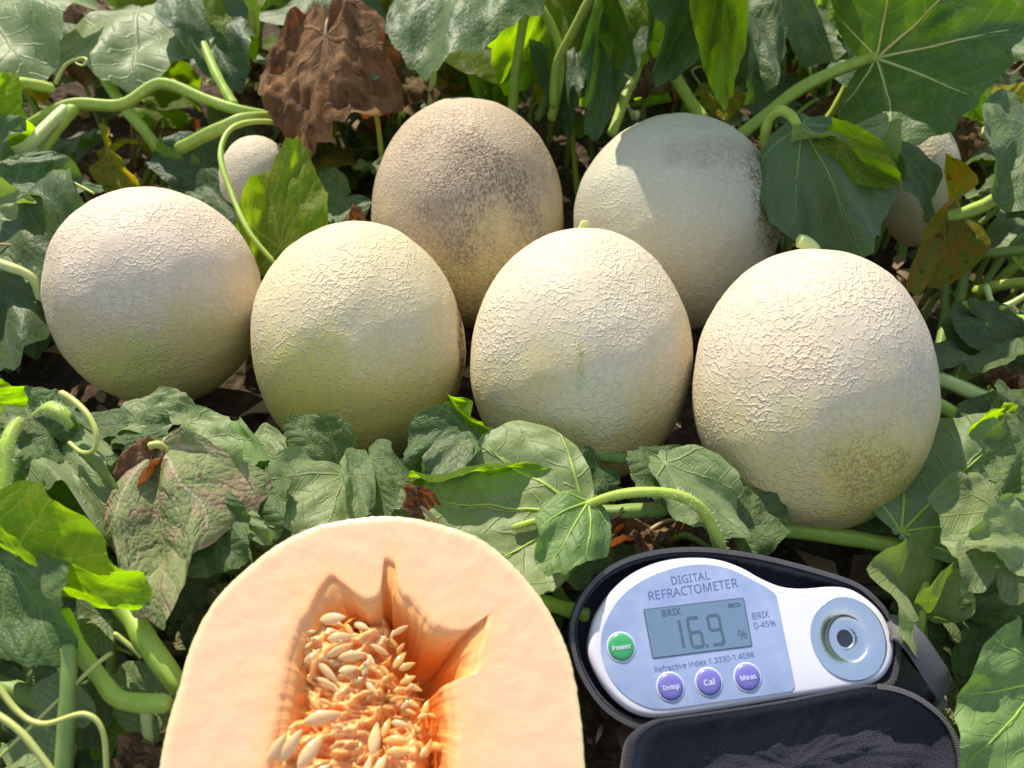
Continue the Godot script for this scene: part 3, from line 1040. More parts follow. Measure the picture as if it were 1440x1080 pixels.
	for q in [[0.0, 1.9, 8.0, 0.5], [0.0, -1.9, 8.0, 0.5], [7.6, 0.0, 0.6, 2.2], [-7.6, 0.0, 0.6, 2.2], [9.2, 0.0, 0.9, 1.0], [-3.0, 0.0, 3.4, 1.0]]:
		var u := 0.4 / FOCAL
		var c: Vector2 = bt + ux * q[0] * u + uy * q[1] * u
		add_box(V, I, Vector3(c.x, c.y, 0.00086), Vector3(ux.x, ux.y, 0) * q[2] * u, Vector3(uy.x, uy.y, 0) * q[3] * u, Vector3(0, 0, 0.00006))
	obj("battery_mark", facet(V, I), ink, display)
	# print
	var blue := plain("panel print", Color(0.11, 0.13, 0.32), 0.5)
	lettering(root, "lettering", "DIGITAL", 970, 813, 56, blue, 0.00046, slope)
	lettering(root, "lettering", "REFRACTOMETER", 973.5, 829, 130, blue, 0.00046, slope)
	lettering(root, "lettering", "BRIX", 1068.5, 865, 24, blue, 0.00046, slope)
	lettering(root, "lettering", "0-45%", 1075, 878, 31, blue, 0.00046, slope)
	lettering(root, "lettering", "Refractive index 1.3330-1.4098", 990, 931, 141, blue, 0.00046, slope)
	# buttons
	var rimm := plain("button rim", Color(0.5, 0.55, 0.68), 0.35)
	var print_w := plain("button print", Color(0.62, 0.66, 0.8), 0.5)
	var green := plain("green button", Color(0.05, 0.36, 0.13), 0.3)
	var violet := plain("violet button", Color(0.18, 0.16, 0.5), 0.35)
	for b in [["power_button", 873.3, 910, 19.3, green, "Power", 26], ["temperature_button", 942.5, 966, 18.6, violet, "Temp", 24], ["calibration_button", 996.4, 959.3, 18.3, violet, "Cal", 15], ["measure_button", 1050.7, 952.3, 18.3, violet, "Meas", 22]]:
		var r: float = b[3] / FOCAL * 0.395
		var c := dev(b[1], b[2])
		var bt2 := obj(b[0], disc([[0.0, 0.0016], [r * 0.5, 0.00155], [r * 0.8, 0.0014], [r * 0.93, 0.001], [r * 0.97, 0.0002]]), b[4], root)
		bt2.position = Vector3(c.x, c.y, 0)
		var ring := obj("rim", disc([[r * 0.95, 0.0008], [r * 1.0, 0.00085], [r * 1.06, 0.0007], [r * 1.1, 0.0003]]), rimm, bt2)
		lettering(bt2, "lettering", b[5], b[1], b[2], b[6], print_w, 0.0, slope, true)
		var l: Node3D = bt2.get_child(bt2.get_child_count() - 1)
		l.position = Vector3(0, 0, 0.0017)
	# steel sample dish
	var steel := plain("steel", Color(0.60, 0.65, 0.75), 0.22)
	steel.metallic = 1.0
	steel.anisotropy_enabled = true
	steel.anisotropy = 0.6
	steel.heightmap_enabled = true
	steel.heightmap_texture = noise_tex(0.1, 61, [[0.0, grey(0)], [1.0, grey(1)]], 128, 3)
	steel.heightmap_scale = 0.004
	steel.uv1_triplanar = true
	steel.uv1_scale = Vector3(60, 60, 60)
	var dish := obj("sample_dish", disc([[dr * 1.01, -0.0004], [dr * 0.99, 0.0004], [dr * 0.96, 0.0003], [dr * 0.58, -0.0009], [dr * 0.56, -0.0014], [dr * 0.29, -0.0044], [dr * 0.27, -0.0037], [dr * 0.215, -0.0037], [dr * 0.2, -0.0050]], 72, 1.07), steel, root)
	dish.position = Vector3(dc.x, dc.y, 0)
	var prism := plain("prism", Color(0.01, 0.01, 0.03), 0.05, 0.7)
	obj("prism", disc([[0.0, -0.0046], [dr * 0.205, -0.0047]], 32, 1.07), prism, dish)
	# ---- the case
	var case_root := thing("zipped_case", dev_o - dev_b.z * 0.02, "black zipped pouch lying open around the white refractometer", "case", "", dev_b)
	var lift := Vector3(0, 0, 0.02)
	var case_px := [[804, 890], [808, 865], [822, 835], [848, 806], [885, 786], [930, 775], [975, 772], [1020, 775], [1080, 785], [1150, 803], [1205, 822], [1237, 848], [1256, 875], [1264, 905], [1262, 940], [1245, 966], [1160, 985], [1030, 1008], [920, 1024], [880, 1016], [845, 990], [820, 953], [808, 920]]
	var cout := dev_outline(case_px, 5)
	V = PackedVector3Array()
	I = PackedInt32Array()
	add_band(V, I, [[inset(cout, 0.0035), 0.004], [inset(cout, 0.003), 0.016], [inset(cout, 0.0022), 0.0175], [inset(cout, 0.0010), 0.0175], [cout, 0.0165], [inset(cout, -0.0012), 0.010], [inset(cout, -0.0006), 0.0], [inset(cout, 0.004), -0.008], [inset(cout, 0.012), -0.012]])
	add_cap(V, I, inset(cout, 0.0035), 0.004)
	add_cap(V, I, inset(cout, 0.012), -0.012, false)
	var cloth := plain("black fabric", Color(0.03, 0.029, 0.036), 0.8, 0.3)
	cloth.rim_enabled = true
	cloth.rim = 0.35
	cloth.rim_tint = 0.2
	cloth.heightmap_enabled = true
	cloth.heightmap_texture = noise_tex(0.16, 71, [[0.0, grey(0)], [1.0, grey(1)]], 256, 4)
	cloth.heightmap_scale = 0.09
	cloth.albedo_color = Color.WHITE
	cloth.albedo_texture = noise_tex(0.2, 72, [[0.0, srgb(0.004, 0.004, 0.008)], [0.5, srgb(0.016, 0.016, 0.025)], [1.0, srgb(0.085, 0.085, 0.115)]], 256, 3)
	cloth.uv1_triplanar = true
	cloth.uv1_scale = Vector3(26, 26, 26)
	obj("shell", build(V, I), cloth, case_root)
	var metal := plain("zip teeth", Color(0.12, 0.115, 0.12), 0.4)
	var tape := plain("zip tape", Color(0.012, 0.012, 0.014), 0.85, 0.2)
	var zp := inset(cout, 0.0002)
	zip(case_root, zp, 0, zp.size(), 0.0178, metal, tape, true)
	# lid: the other half of the pouch, folded down towards the viewer
	var keep_o := dev_o
	var keep_b := dev_b
	dev_o = P(1100, 1050, 0.372)
	var ln := D(Vector3(0.03, 0.42, 0.9))
	var lx := (D(Vector3(1, 0.13, 0)) - ln * D(Vector3(1, 0.13, 0)).dot(ln)).normalized()
	dev_b = Basis(lx, ln.cross(lx), ln)
	var lid_px := [[888, 1056], [898, 1034], [925, 1016], [960, 1010], [1030, 1000], [1110, 987], [1180, 973], [1225, 966], [1262, 972], [1295, 988], [1325, 1015], [1342, 1050], [1346, 1090], [1335, 1170], [1290, 1240], [1180, 1275], [1050, 1280], [940, 1250], [898, 1180], [884, 1110]]
	var lout := dev_outline(lid_px, 6)
	var rel := Transform3D(keep_b, keep_o - keep_b.z * 0.02).affine_inverse() * Transform3D(dev_b, dev_o)
	V = PackedVector3Array()
	I = PackedInt32Array()
	var U := PackedVector2Array()
	var wr := FastNoiseLite.new()
	wr.frequency = 28.0
	wr.seed = 4
	wr.fractal_octaves = 3
	wr.fractal_type = FastNoiseLite.FRACTAL_RIDGED
	var centre := Vector2.ZERO
	for q in lout: centre += q / lout.size()
	var lr := [[1.03, -0.012], [1.04, -0.006], [1.03, -0.001], [1.0, 0.001], [0.985, 0.0006], [0.965, -0.001], [0.94, -0.004], [0.9, -0.008], [0.85, -0.0095], [0.78, -0.0095], [0.7, -0.0095], [0.6, -0.0095], [0.5, -0.0095], [0.4, -0.0095], [0.3, -0.0095], [0.2, -0.0095], [0.1, -0.0095], [0.0, -0.0095]]
	var ln2 := lout.size()
	for q in lr:
		for k in ln2 + 1:
			var p: Vector2 = centre + (lout[k % ln2] - centre) * q[0]
			var fade := smoothstep(1.0, 0.85, q[0])
			var wv := wr.get_noise_2d(p.x * 0.5 + p.y * 0.35, p.y * 1.3 - p.x * 0.45)
			V.append(Vector3(p.x, p.y, q[1] + wv * 0.0036 * fade))
	var lid := obj("lid", build(V, grid_index(ln2, lr.size() - 1, true)), cloth, case_root)
	lid.transform = rel
	zip(lid, lout, int(ln2 * 0.36), int(ln2 * 0.66), 0.0016, metal, tape, false)
	dev_o = keep_o
	dev_b = keep_b
	# wrist strap, a ribbed ribbon
	var mid_line := spline(S([[1248, 884, 0.404], [1268, 886, 0.396], [1288, 905, 0.391], [1306, 932, 0.388], [1322, 957, 0.387], [1328, 971, 0.392], [1318, 980, 0.402], [1296, 972, 0.412], [1274, 952, 0.415], [1258, 930, 0.414]]), 22)
	V = PackedVector3Array()
	I = PackedInt32Array()
	var inv := Transform3D(keep_b, keep_o - keep_b.z * 0.02).affine_inverse()
	var m := mid_line.size()
	for k in m:
		var t := (mid_line[mini(k + 1, m - 1)] - mid_line[maxi(k - 1, 0)]).normalized()
		var face := D(Vector3(0.15, 0.35, 0.9))
		var across := t.cross(face).normalized()
		var nn := across.cross(t).normalized()
		var rib := 0.0006 * (1.0 if k % 2 else -1.0)
		for q in [[-1.0, 0.0], [-0.9, 0.0005], [0.9, 0.0005], [1.0, 0.0], [0.9, -0.0005], [-0.9, -0.0005], [-1.0, 0.0]]:
			V.append(inv * (mid_line[k] + across * q[0] * 0.0072 + nn * (q[1] + (rib if absf(q[0]) < 0.95 else 0.0))))
	var web := plain("webbing", Color(0.13, 0.125, 0.13), 0.7)
	web.rim_enabled = true
	web.rim = 0.4
	obj("wrist_strap", build(V, grid_index(6, m - 1)), web, case_root)

func zip(root: Node3D, line: PackedVector2Array, from: int, to: int, z: float, metal: Material, tape: Material, closed: bool) -> void:
	var pts := PackedVector3Array()
	for k in range(from, to + (1 if closed else 0)): pts.append(Vector3(line[k % line.size()].x, line[k % line.size()].y, z))
	var V := PackedVector3Array()
	var I := PackedInt32Array()
	var TV := PackedVector3Array()
	var TI := PackedInt32Array()
	add_tube(TV, TI, pts, 0.0016, 0.0016, 8)
	var band := obj("zip_tape", build(TV, TI), tape, root)
	var step := 0.0011
	var carry := 0.0
	for k in pts.size() - 1:
		var d := pts[k + 1] - pts[k]
		var len := d.length()
		var t := d.normalized()
		var side := Vector3(t.y, -t.x, 0)
		while carry < len:
			add_box(V, I, pts[k] + t * carry + Vector3(0, 0, 0.0014), t * 0.00034, side * 0.0012, Vector3(0, 0, 0.0006))
			carry += step
		carry -= len
	tag(obj("zip_teeth", facet(V, I), metal, band), "", "", "", "stuff")

# ------------------------------------------------------------------ loose things
func loose_leaf(called: String, b: Array, t: Array, n: Array, m: String, o: Dictionary, label: String, category: String, group := "") -> void:
	var base := P(b[0], b[1], b[2])
	var root := thing(called, base, label, category, group)
	if not o.has("seed"): o.seed = rng.randf() * 20.0
	if not o.has("rear"): o.rear = 0.35
	var tip := P(t[0], t[1], t[2])
	var f := leaf_frame(base, tip, D(Vector3(n[0], n[1], n[2])), o)
	obj("blade", leaf_mesh(f, o, base), mats[m], root)
	var back := (base - tip).normalized()
	obj("stalk", tube([Vector3.ZERO, back * 0.012 + Vector3(0, 0.002, 0), back * 0.03 - Vector3(0, 0.006, 0)], 0.0014, 0.001, 7), mats["dry_stem"], root)

func make_ground() -> void:
	var V := PackedVector3Array()
	var n := FastNoiseLite.new()
	n.frequency = 5.0
	n.fractal_octaves = 4
	var k := 150
	for j in k + 1:
		for i in k + 1:
			var u := float(i) / k * 2.0 - 1.0
			var w := float(j) / k
			var x := signf(u) * (absf(u) * 1.2 + pow(absf(u), 4.0) * 9.0)
			var z := 1.0 - w * 3.0 - pow(w, 5.0) * 12.0
			V.append(Vector3(x, -0.012 + n.get_noise_2d(x, z) * 0.016 + n.get_noise_2d(x * 6.0, z * 6.0) * 0.005, z))
	var g := obj("ground", build(V, grid_index(k, k)), mats["soil"])
	tag(g, "dark brown soil under the melon vines", "ground", "", "structure")

func make_litter() -> void:
	var V := PackedVector3Array()
	var I := PackedInt32Array()
	var C := PackedColorArray()
	for k in 2600:
		var z := rng.randf_range(0.25, 1.5)
		var p := Vector3(rng.randf_range(-1.0, 1.0) * (0.35 + z * 0.8), rng.randf_range(-0.006, 0.012), 0.1 - z)
		var a := rng.randf() * TAU
		var L := rng.randf_range(0.002, 0.012) * (1.0 if rng.randf() < 0.8 else 2.0)
		var x := Vector3(cos(a), rng.randf_range(-0.3, 0.5), sin(a)) * L
		var y := Vector3(-sin(a), rng.randf_range(-0.4, 0.6), cos(a)) * L * rng.randf_range(0.15, 0.8)
		var b := V.size()
		V.append_array([p - x, p - x * 0.3 + y + Vector3(0, L * 0.3, 0), p + x * 0.5 + y * 0.8, p + x, p + x * 0.2 - y + Vector3(0, L * 0.4, 0), p - x * 0.6 - y * 0.7])
		I.append_array([b, b + 1, b + 5, b + 1, b + 4, b + 5, b + 1, b + 2, b + 4, b + 2, b + 3, b + 4])
		var t := rng.randf()
		var c := Color(0.14, 0.09, 0.055).lerp(Color(0.42, 0.31, 0.21), t * t)
		for q in 6: C.append(c)
	var m := plain("litter", Color(1, 1, 1), 0.85, 0.2)
	m.vertex_color_use_as_albedo = true
	tag(obj("leaf_litter", build(V, I, PackedVector2Array(), C), m), "dry brown crumbs of leaf and straw scattered over the soil", "leaf litter", "", "stuff")

# ------------------------------------------------------------------ the scene
func _ready() -> void:
	rng.seed = 20240611
	leaf_noise.seed = 77
	leaf_noise.frequency = 1.0
	leaf_noise.fractal_octaves = 2
	CB = Basis(Vector3.RIGHT, deg_to_rad(PITCH))
	var cam := Camera3D.new()
	cam.name = "camera"
	add_child(cam)
	cam.transform = Transform3D(CB, EYE)
	cam.near = 0.02
	cam.far = 60.0
	var att := CameraAttributesPhysical.new()
	att.frustum_focal_length = 24.44
	att.frustum_focus_distance = 0.47
	att.exposure_aperture = 8.0
	att.frustum_near = 0.02
	att.frustum_far = 60.0
	cam.attributes = att
	cam.fov = rad_to_deg(2.0 * atan(540.0 / FOCAL))
	cam.current = true
	var env := Environment.new()
	env.background_mode = Environment.BG_SKY
	var sky := Sky.new()
	var sm := ProceduralSkyMaterial.new()
	sm.sky_top_color = Color(0.64, 0.71, 0.80)
	sm.sky_horizon_color = Color(0.88, 0.88, 0.87)
	sm.ground_horizon_color = Color(0.5, 0.5, 0.42)
	sm.ground_bottom_color = Color(0.3, 0.28, 0.2)
	sm.sky_energy_multiplier = 1.0
	sky.sky_material = sm
	env.sky = sky
	env.tonemap_mode = Environment.TONE_MAPPER_LINEAR
	env.tonemap_exposure = 1.52
	env.sdfgi_enabled = true
	env.ssao_enabled = true
	env.ssil_enabled = true
	var we := WorldEnvironment.new()
	we.name = "world_environment"
	we.environment = env
	add_child(we)
	var sun := DirectionalLight3D.new()
	sun.name = "sun"
	sun.light_energy = 1.5
	sun.light_color = Color(1.0, 0.96, 0.89)
	sun.light_angular_distance = 0.5
	sun.shadow_enabled = true
	add_child(sun)
	sun.look_at_from_position(D(Vector3(-0.29, 0.95, 0.03)) * 5.0, Vector3.ZERO, Vector3.FORWARD)

	make_materials()
	make_ground()
	make_litter()

	# ---- melons
	var cream := Color(0.65, 0.535, 0.39)
	var specs := [
		{"px": 222, "py": 419, "z": 0.578, "a": 142, "b": 151, "seed": 11, "roll": 0.06, "label": "pale netted melon at the far left, alone beside the vine leaves", "ridge": cream, "skin": Color(0.61, 0.50, 0.38), "low": Color(0.56, 0.46, 0.18), "spots": [[-0.25, -0.6, 0.4, 0.3, Color(0.5, 0.5, 0.12), 0.6, 0.0], [-0.85, 0.25, 0.1, 0.3, Color(0.25, 0.18, 0.1), 0.4, 0.8]]},
		{"px": 507, "py": 485, "z": 0.565, "a": 147, "b": 173, "seed": 23, "roll": 0.08, "label": "yellowish netted melon with a dark scar on its right flank", "ridge": cream, "skin": Color(0.62, 0.53, 0.33), "low": Color(0.58, 0.49, 0.12), "spots": [[-0.45, -0.3, 0.45, 0.5, Color(0.56, 0.51, 0.09), 0.7, 0.2], [0.93, -0.1, 0.05, 0.35, Color(0.1, 0.07, 0.04), 1.0, 0.7], [0.55, -0.75, 0.5, 0.2, Color(0.5, 0.4, 0.22), 0.4, 0.0]]},
		{"px": 816, "py": 502, "z": 0.545, "a": 154, "b": 180, "seed": 37, "roll": -0.02, "egg": 0.03, "label": "round netted melon in the front centre with a short stalk end and green fleck", "ridge": cream, "skin": Color(0.62, 0.54, 0.39), "low": Color(0.60, 0.50, 0.21), "stub": [0.001, 0.006, 0.0032, -0.01], "spots": [[0.0, -0.05, 0.04, 0.2, Color(0.3, 0.34, 0.06), 1.0, 0.9], [0.1, -0.25, 0.5, 0.25, Color(0.6, 0.6, 0.42), 0.5, 0.0]]},
		{"px": 1139, "py": 549, "z": 0.487, "a": 162, "b": 198, "seed": 41, "roll": -0.03, "label": "largest netted melon at the right with curved green stalk end and brown scratches", "ridge": cream, "skin": Color(0.61, 0.52, 0.39), "low": Color(0.60, 0.51, 0.23), "stub": [-0.006, 0.010, 0.0042, -0.015], "spots": [[0.5, -0.55, 0.42, 0.42, Color(0.50, 0.46, 0.08), 0.7, 0.2], [0.55, -0.5, 0.35, 0.35, Color(0.20, 0.13, 0.05), 0.5, 1.0], [-0.15, 0.2, 0.3, 0.2, Color(0.6, 0.45, 0.3), 0.5, 0.3], [0.75, 0.1, 0.3, 0.4, Color(0.35, 0.36, 0.26), 0.5, 0.9]]},
		{"px": 658, "py": 305, "z": 0.667, "a": 134, "b": 158, "seed": 53, "freq": 17.0, "relief": 0.14, "label": "soil-smudged brownish netted melon standing tallest in the back row centre", "ridge": Color(0.53, 0.42, 0.29), "skin": Color(0.47, 0.365, 0.245), "low": Color(0.58, 0.455, 0.19), "spots": [[0.1, 0.15, 0.75, 0.5, Color(0.15, 0.095, 0.05), 0.62, 1.0], [0.25, 0.28, 0.4, 0.25, Color(0.18, 0.12, 0.065), 0.4, 1.0], [-0.5, 0.1, 0.5, 0.4, Color(0.42, 0.33, 0.24), 0.5, 0.3]]},
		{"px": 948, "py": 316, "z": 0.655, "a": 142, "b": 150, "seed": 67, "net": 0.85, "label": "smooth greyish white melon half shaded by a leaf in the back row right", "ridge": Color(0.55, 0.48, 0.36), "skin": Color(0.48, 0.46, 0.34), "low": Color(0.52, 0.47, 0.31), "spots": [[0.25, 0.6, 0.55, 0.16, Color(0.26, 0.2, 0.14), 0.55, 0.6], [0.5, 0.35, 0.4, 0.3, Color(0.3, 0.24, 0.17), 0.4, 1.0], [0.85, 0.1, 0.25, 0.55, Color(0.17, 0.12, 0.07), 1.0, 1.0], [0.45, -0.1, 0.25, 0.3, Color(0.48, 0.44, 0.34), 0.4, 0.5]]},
		{"px": 364, "py": 268, "z": 0.69, "a": 56, "b": 74, "seed": 71, "freq": 10.0, "tex": 384, "label": "small pale young melon half hidden behind a lime green leaf", "ridge": cream, "skin": Color(0.5, 0.44, 0.31), "low": Color(0.48, 0.43, 0.24)},
	]
	specs.append({"px": 1292, "py": 258, "z": 0.69, "a": 54, "b": 88, "seed": 83, "freq": 10.0, "tex": 384, "label": "pale melon mostly hidden behind the leaves at the far right", "ridge": cream, "skin": Color(0.56, 0.5, 0.36), "low": Color(0.5, 0.46, 0.27)})
	var results := []
	results.resize(specs.size())
	var task := WorkerThreadPool.add_group_task(func(k: int): results[k] = melon_maps(specs[k]), specs.size())
	WorkerThreadPool.wait_for_group_task_completion(task)
	for k in specs.size(): make_melon(specs[k], results[k])
	make_half_melon()
	make_refractometer()
	melons.append([P(900, 890, 0.41), 0.055])
	melons.append([P(1040, 890, 0.41), 0.055])
	melons.append([P(1180, 890, 0.41), 0.05])
	melons.append([P(1110, 1060, 0.38), 0.06])
	melons.append([P(1250, 1060, 0.38), 0.045])
	grow()

func grow() -> void:
	plant("A", 60, 60, 0.80, "melon vine in the top left corner with silvery leaves and a long pale runner")
	plant("B", 0, 330, 0.64, "melon vine with dark shaded leaves at the left edge beside the leftmost melon")
	plant("C", 470, 30, 0.95, "melon vine with yellowing leaves behind the brown dead leaf")
	plant("D", 720, 40, 0.80, "melon vine with a big blue-grey leaf and upright stalks behind the soil-smudged melon")
	plant("E", 930, 60, 0.78, "melon vine with lime and dark leaves above the greyish white melon")
	plant("F", 1240, 60, 0.78, "melon vine in the top right corner with a long arching leaf stalk")
	plant("G", 1230, 260, 0.62, "melon vine with a curled hanging leaf and yellow leaf behind the largest melon")
	plant("N", 1400, 420, 0.62, "melon vine of bare pale green runners at the right edge")
	plant("H", 1380, 700, 0.48, "melon vine with pale leaf undersides beside the largest melon's lower right")
	plant("I", 1330, 900, 0.44, "melon vine with pleated leaf behind the wrist strap in the lower right")
	plant("J", 900, 740, 0.46, "melon vine with arching hairy stalk and upturned leaf in front of the centre melon")
	plant("K", 450, 680, 0.47, "melon vine with grey-green leaves in front of the yellowish melon")
	plant("L", 150, 660, 0.46, "melon vine with crumpled leaves and a withered leaf below the leftmost melon")
	plant("M", 90, 880, 0.40, "melon vine with large lime leaf and hanging stalks in the lower left corner")

	# A, top left
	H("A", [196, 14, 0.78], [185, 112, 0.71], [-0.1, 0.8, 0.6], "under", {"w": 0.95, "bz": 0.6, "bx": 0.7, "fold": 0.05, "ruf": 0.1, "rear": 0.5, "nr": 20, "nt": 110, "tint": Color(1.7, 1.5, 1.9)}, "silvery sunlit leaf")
	H("A", [262, -10, 0.755], [335, 118, 0.73], [0.45, -0.1, 0.88], "top", {"rear": 0.2, "w": 0.5, "bz": 0.3, "bx": 0.5, "tint": Color(0.7, 0.8, 0.9)})
	H("A", [335, -20, 0.76], [352, 80, 0.75], [0.1, -0.3, 0.95], "lime", {"w": 0.5})
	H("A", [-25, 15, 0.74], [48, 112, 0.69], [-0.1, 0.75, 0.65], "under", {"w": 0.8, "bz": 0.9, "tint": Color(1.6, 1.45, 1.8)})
	H("A", [60, 30, 0.85], [130, 110, 0.82], [0.2, 0.3, 0.9], "dry", {"w": 0.7, "crumple": 0.2})
	H("A", [-30, 185, 0.64], [22, 105, 0.63], [0.1, -0.1, 0.99], "lime", {"w": 0.6, "ruf": 0.16})
	H("A", [-20, 230, 0.63], [28, 165, 0.62], [0.1, 0.3, 0.95], "top", {"w": 0.7, "ruf": 0.16})
	H("A", [290, 235, 0.70], [208, 225, 0.69], [0.0, 0.2, 0.98], "top", {"w": 0.7, "tint": Color(0.6, 0.7, 0.8)})
	H("A", [330, 300, 0.66], [280, 250, 0.68], [0.2, 0.2, 0.95], "top", {"w": 0.6, "tint": Color(0.7, 0.75, 0.7)})
	H("A", [395, 350, 0.62], [418, 203, 0.64], [0.05, -0.35, 0.93], "lime", {"rear": 0.3, "w": 0.42, "bz": 0.3, "bx": 0.3, "fold": 0.1}, "lime green backlit leaf before the small melon")
	H("A", [480, 280, 0.66], [405, 345, 0.64], [-0.1, 0.2, 0.97], "top", {"w": 0.6, "tint": Color(0.8, 0.9, 0.8)})
	H("A", [150, 215, 0.72], [190, 260, 0.70], [0.1, 0.6, 0.8], "yellow", {"w": 0.6})
	stem("A", "runner", S([[-30, 205, 0.66], [20, 190, 0.67], [95, 148, 0.68], [170, 147, 0.69], [225, 117, 0.70], [290, 140, 0.70], [350, 158, 0.70], [450, 175, 0.73]]), 0.0055, 0.0046, "stem", 600)
	stem("A", "petiole", S([[95, 150, 0.68], [66, 178, 0.66], [30, 212, 0.64], [-10, 214, 0.63]]), 0.0046, 0.005, "stem_pale", 500)
	stem("A", "petiole", S([[105, 150, 0.68], [75, 190, 0.67], [52, 225, 0.66]]), 0.005, 0.003, "stem", 80)
	stem("A", "petiole", S([[75, 125, 0.68], [30, 117, 0.66], [-20, 122, 0.64]]), 0.0045, 0.004, "stem", 120)
	stem("A", "petiole", S([[135, 90, 0.74], [170, 145, 0.735], [215, 200, 0.73], [255, 270, 0.74]]), 0.0045, 0.0055, "stem")
	stem("A", "petiole", S([[285, 60, 0.74], [302, 100, 0.72], [318, 130, 0.71], [330, 150, 0.705]]), 0.004, 0.0045, "stem")
	stem("A", "petiole", S([[250, 210, 0.69], [310, 180, 0.68], [360, 165, 0.69], [450, 168, 0.73]]), 0.0058, 0.005, "stem", 60)
	stem("A", "petiole", S([[440, 190, 0.72], [385, 172, 0.67], [330, 178, 0.64], [310, 215, 0.62], [325, 270, 0.605], [350, 325, 0.59], [385, 368, 0.585]]), 0.0023, 0.0019, "stem")
	stem("A", "tendril", S([[78, 118, 0.66], [92, 92, 0.65], [112, 82, 0.645], [122, 84, 0.64], [116, 92, 0.64], [106, 88, 0.645]]), 0.0015, 0.0008, "tendril")
	stem("A", "tendril", S([[45, 232, 0.63], [70, 236, 0.62], [100, 255, 0.60], [132, 272, 0.585]]), 0.0014, 0.0009, "tendril")
	fill("A", [-140, 460, -140, 240, 0.84, 1.1], 26, [0.05, 0.085], [0.02, 0.26], ["top", "top", "lime", "under", "yellow", "dry"])

	# B, left edge
	H("B", [20, 262, 0.60], [140, 268, 0.63], [0.0, 0.45, 0.9], "top", {"w": 0.55, "tint": Color(0.9, 1, 1.1)})
	H("B", [-20, 300, 0.56], [46, 280, 0.56], [0.1, 0.5, 0.85], "under", {"w": 0.6, "ruf": 0.15})
	H("B", [-10, 310, 0.60], [30, 520, 0.545], [0.3, 0.1, 0.95], "top", {"w": 0.6, "tint": Color(0.7, 0.8, 0.8)})
	H("B", [60, 330, 0.62], [45, 500, 0.60], [0.3, 0.0, 0.95], "top", {"w": 0.6, "tint": Color(0.7, 0.8, 0.8)})
	stem("B", "petiole", S([[-40, 360, 0.545], [10, 375, 0.545], [45, 392, 0.55], [58, 430, 0.56]]), 0.004, 0.0025, "stem_pale")
	fill("B", [-160, 70, 250, 560, 0.50, 0.72], 14, [0.04, 0.07], [0.01, 0.15], ["top", "top", "under"])

	# C, behind the brown leaf
	H("C", [470, -5, 0.98], [592, 40, 0.93], [0.1, 0.2, 0.95], "yellow", {"w": 0.55})
	H("C", [430, 0, 0.9], [462, 60, 0.88], [0.1, 0.1, 0.95], "yellow", {"w": 0.4, "tint": Color(1.1, 0.75, 0.5)})
	H("C", [520, 60, 0.92], [560, 140, 0.88], [0.1, 0.1, 0.95], "top", {"w": 0.8, "tint": Color(0.7, 0.85, 1.0)})
	H("C", [470, 20, 0.95], [600, 90, 0.92], [0.1, 0.1, 0.95], "top", {"w": 0.8, "tint": Color(0.7, 0.85, 1.0)})
	stem("C", "shoot", S([[538, 235, 0.74], [532, 180, 0.73], [524, 140, 0.72], [515, 108, 0.715]]), 0.0025, 0.0018, "stem")
	for q in [[532, 142, 0.71, 20], [515, 108, 0.70, 16], [520, 235, 0.72, 22]]:
		for k in 4:
			var a: float = k * 1.6 + q[0]
			H("C", [q[0], q[1], q[2]], [q[0] + cos(a) * q[3], q[1] - absf(sin(a)) * q[3] * 0.6 + 6, q[2] - 0.004], [cos(a) * 0.4, 0.6, 0.7], "under", {"w": 0.8, "ruf": 0.2, "nr": 6, "nt": 40, "bz": 1.2, "tint": Color(0.8, 0.9, 0.8)})
	fill("C", [380, 660, -150, 220, 0.80, 1.15], 22, [0.05, 0.085], [0.02, 0.25], ["top", "top", "yellow", "dry", "lime"])

	# D, behind the soil-smudged melon
	H("D", [655, -45, 0.70], [622, 102, 0.645], [-0.3, -0.05, 0.95], "top", {"w": 0.8, "bz": 0.3, "bx": 0.9, "tint": Color(0.9, 1.05, 1.5)}, "large blue-grey hanging leaf")
	H("D", [765, -10, 0.78], [712, 128, 0.79], [0.0, -0.4, 0.9], "lime", {"w": 0.6, "bx": 0.2})
	H("D", [800, 0, 0.82], [765, 145, 0.83], [0.1, -0.4, 0.9], "yellow", {"w": 0.5, "bx": 0.2})
	H("D", [860, -40, 0.72], [832, 190, 0.70], [0.25, -0.1, 0.96], "top", {"w": 0.24, "bx": 0.5, "tint": Color(0.6, 0.75, 0.8)})
	H("D", [790, 40, 0.80], [800, 185, 0.77], [-0.2, 0.1, 0.96], "top", {"w": 0.3, "tint": Color(0.6, 0.75, 0.7)})
	H("D", [680, 60, 0.86], [680, 150, 0.82], [0.1, 0.1, 0.96], "under", {"w": 0.4, "tint": Color(0.7, 0.75, 0.6)})
	stem("D", "petiole", S([[720, 165, 0.78], [725, 100, 0.77], [738, 15, 0.75], [745, -20, 0.74]]), 0.0048, 0.0045, "stem", 90)
	stem("D", "petiole", S([[775, 170, 0.77], [787, 110, 0.76], [785, 60, 0.755], [760, 8, 0.75]]), 0.0042, 0.0038, "stem")
	stem("D", "petiole", S([[778, 150, 0.76], [782, 92, 0.75], [805, 45, 0.74], [832, -8, 0.73]]), 0.0042, 0.004, "stem", 40)
	stem("D", "petiole", S([[755, 170, 0.80], [775, 110, 0.79], [772, 40, 0.78]]), 0.004, 0.003, "stem_dark")
	stem("D", "petiole", S([[606, 150, 0.79], [610, 95, 0.78]]), 0.0036, 0.003, "stem_pale")
	fill("D", [600, 880, -160, 180, 0.80, 1.15], 24, [0.05, 0.085], [0.02, 0.26], ["top", "top", "under", "lime", "lime", "dry"])

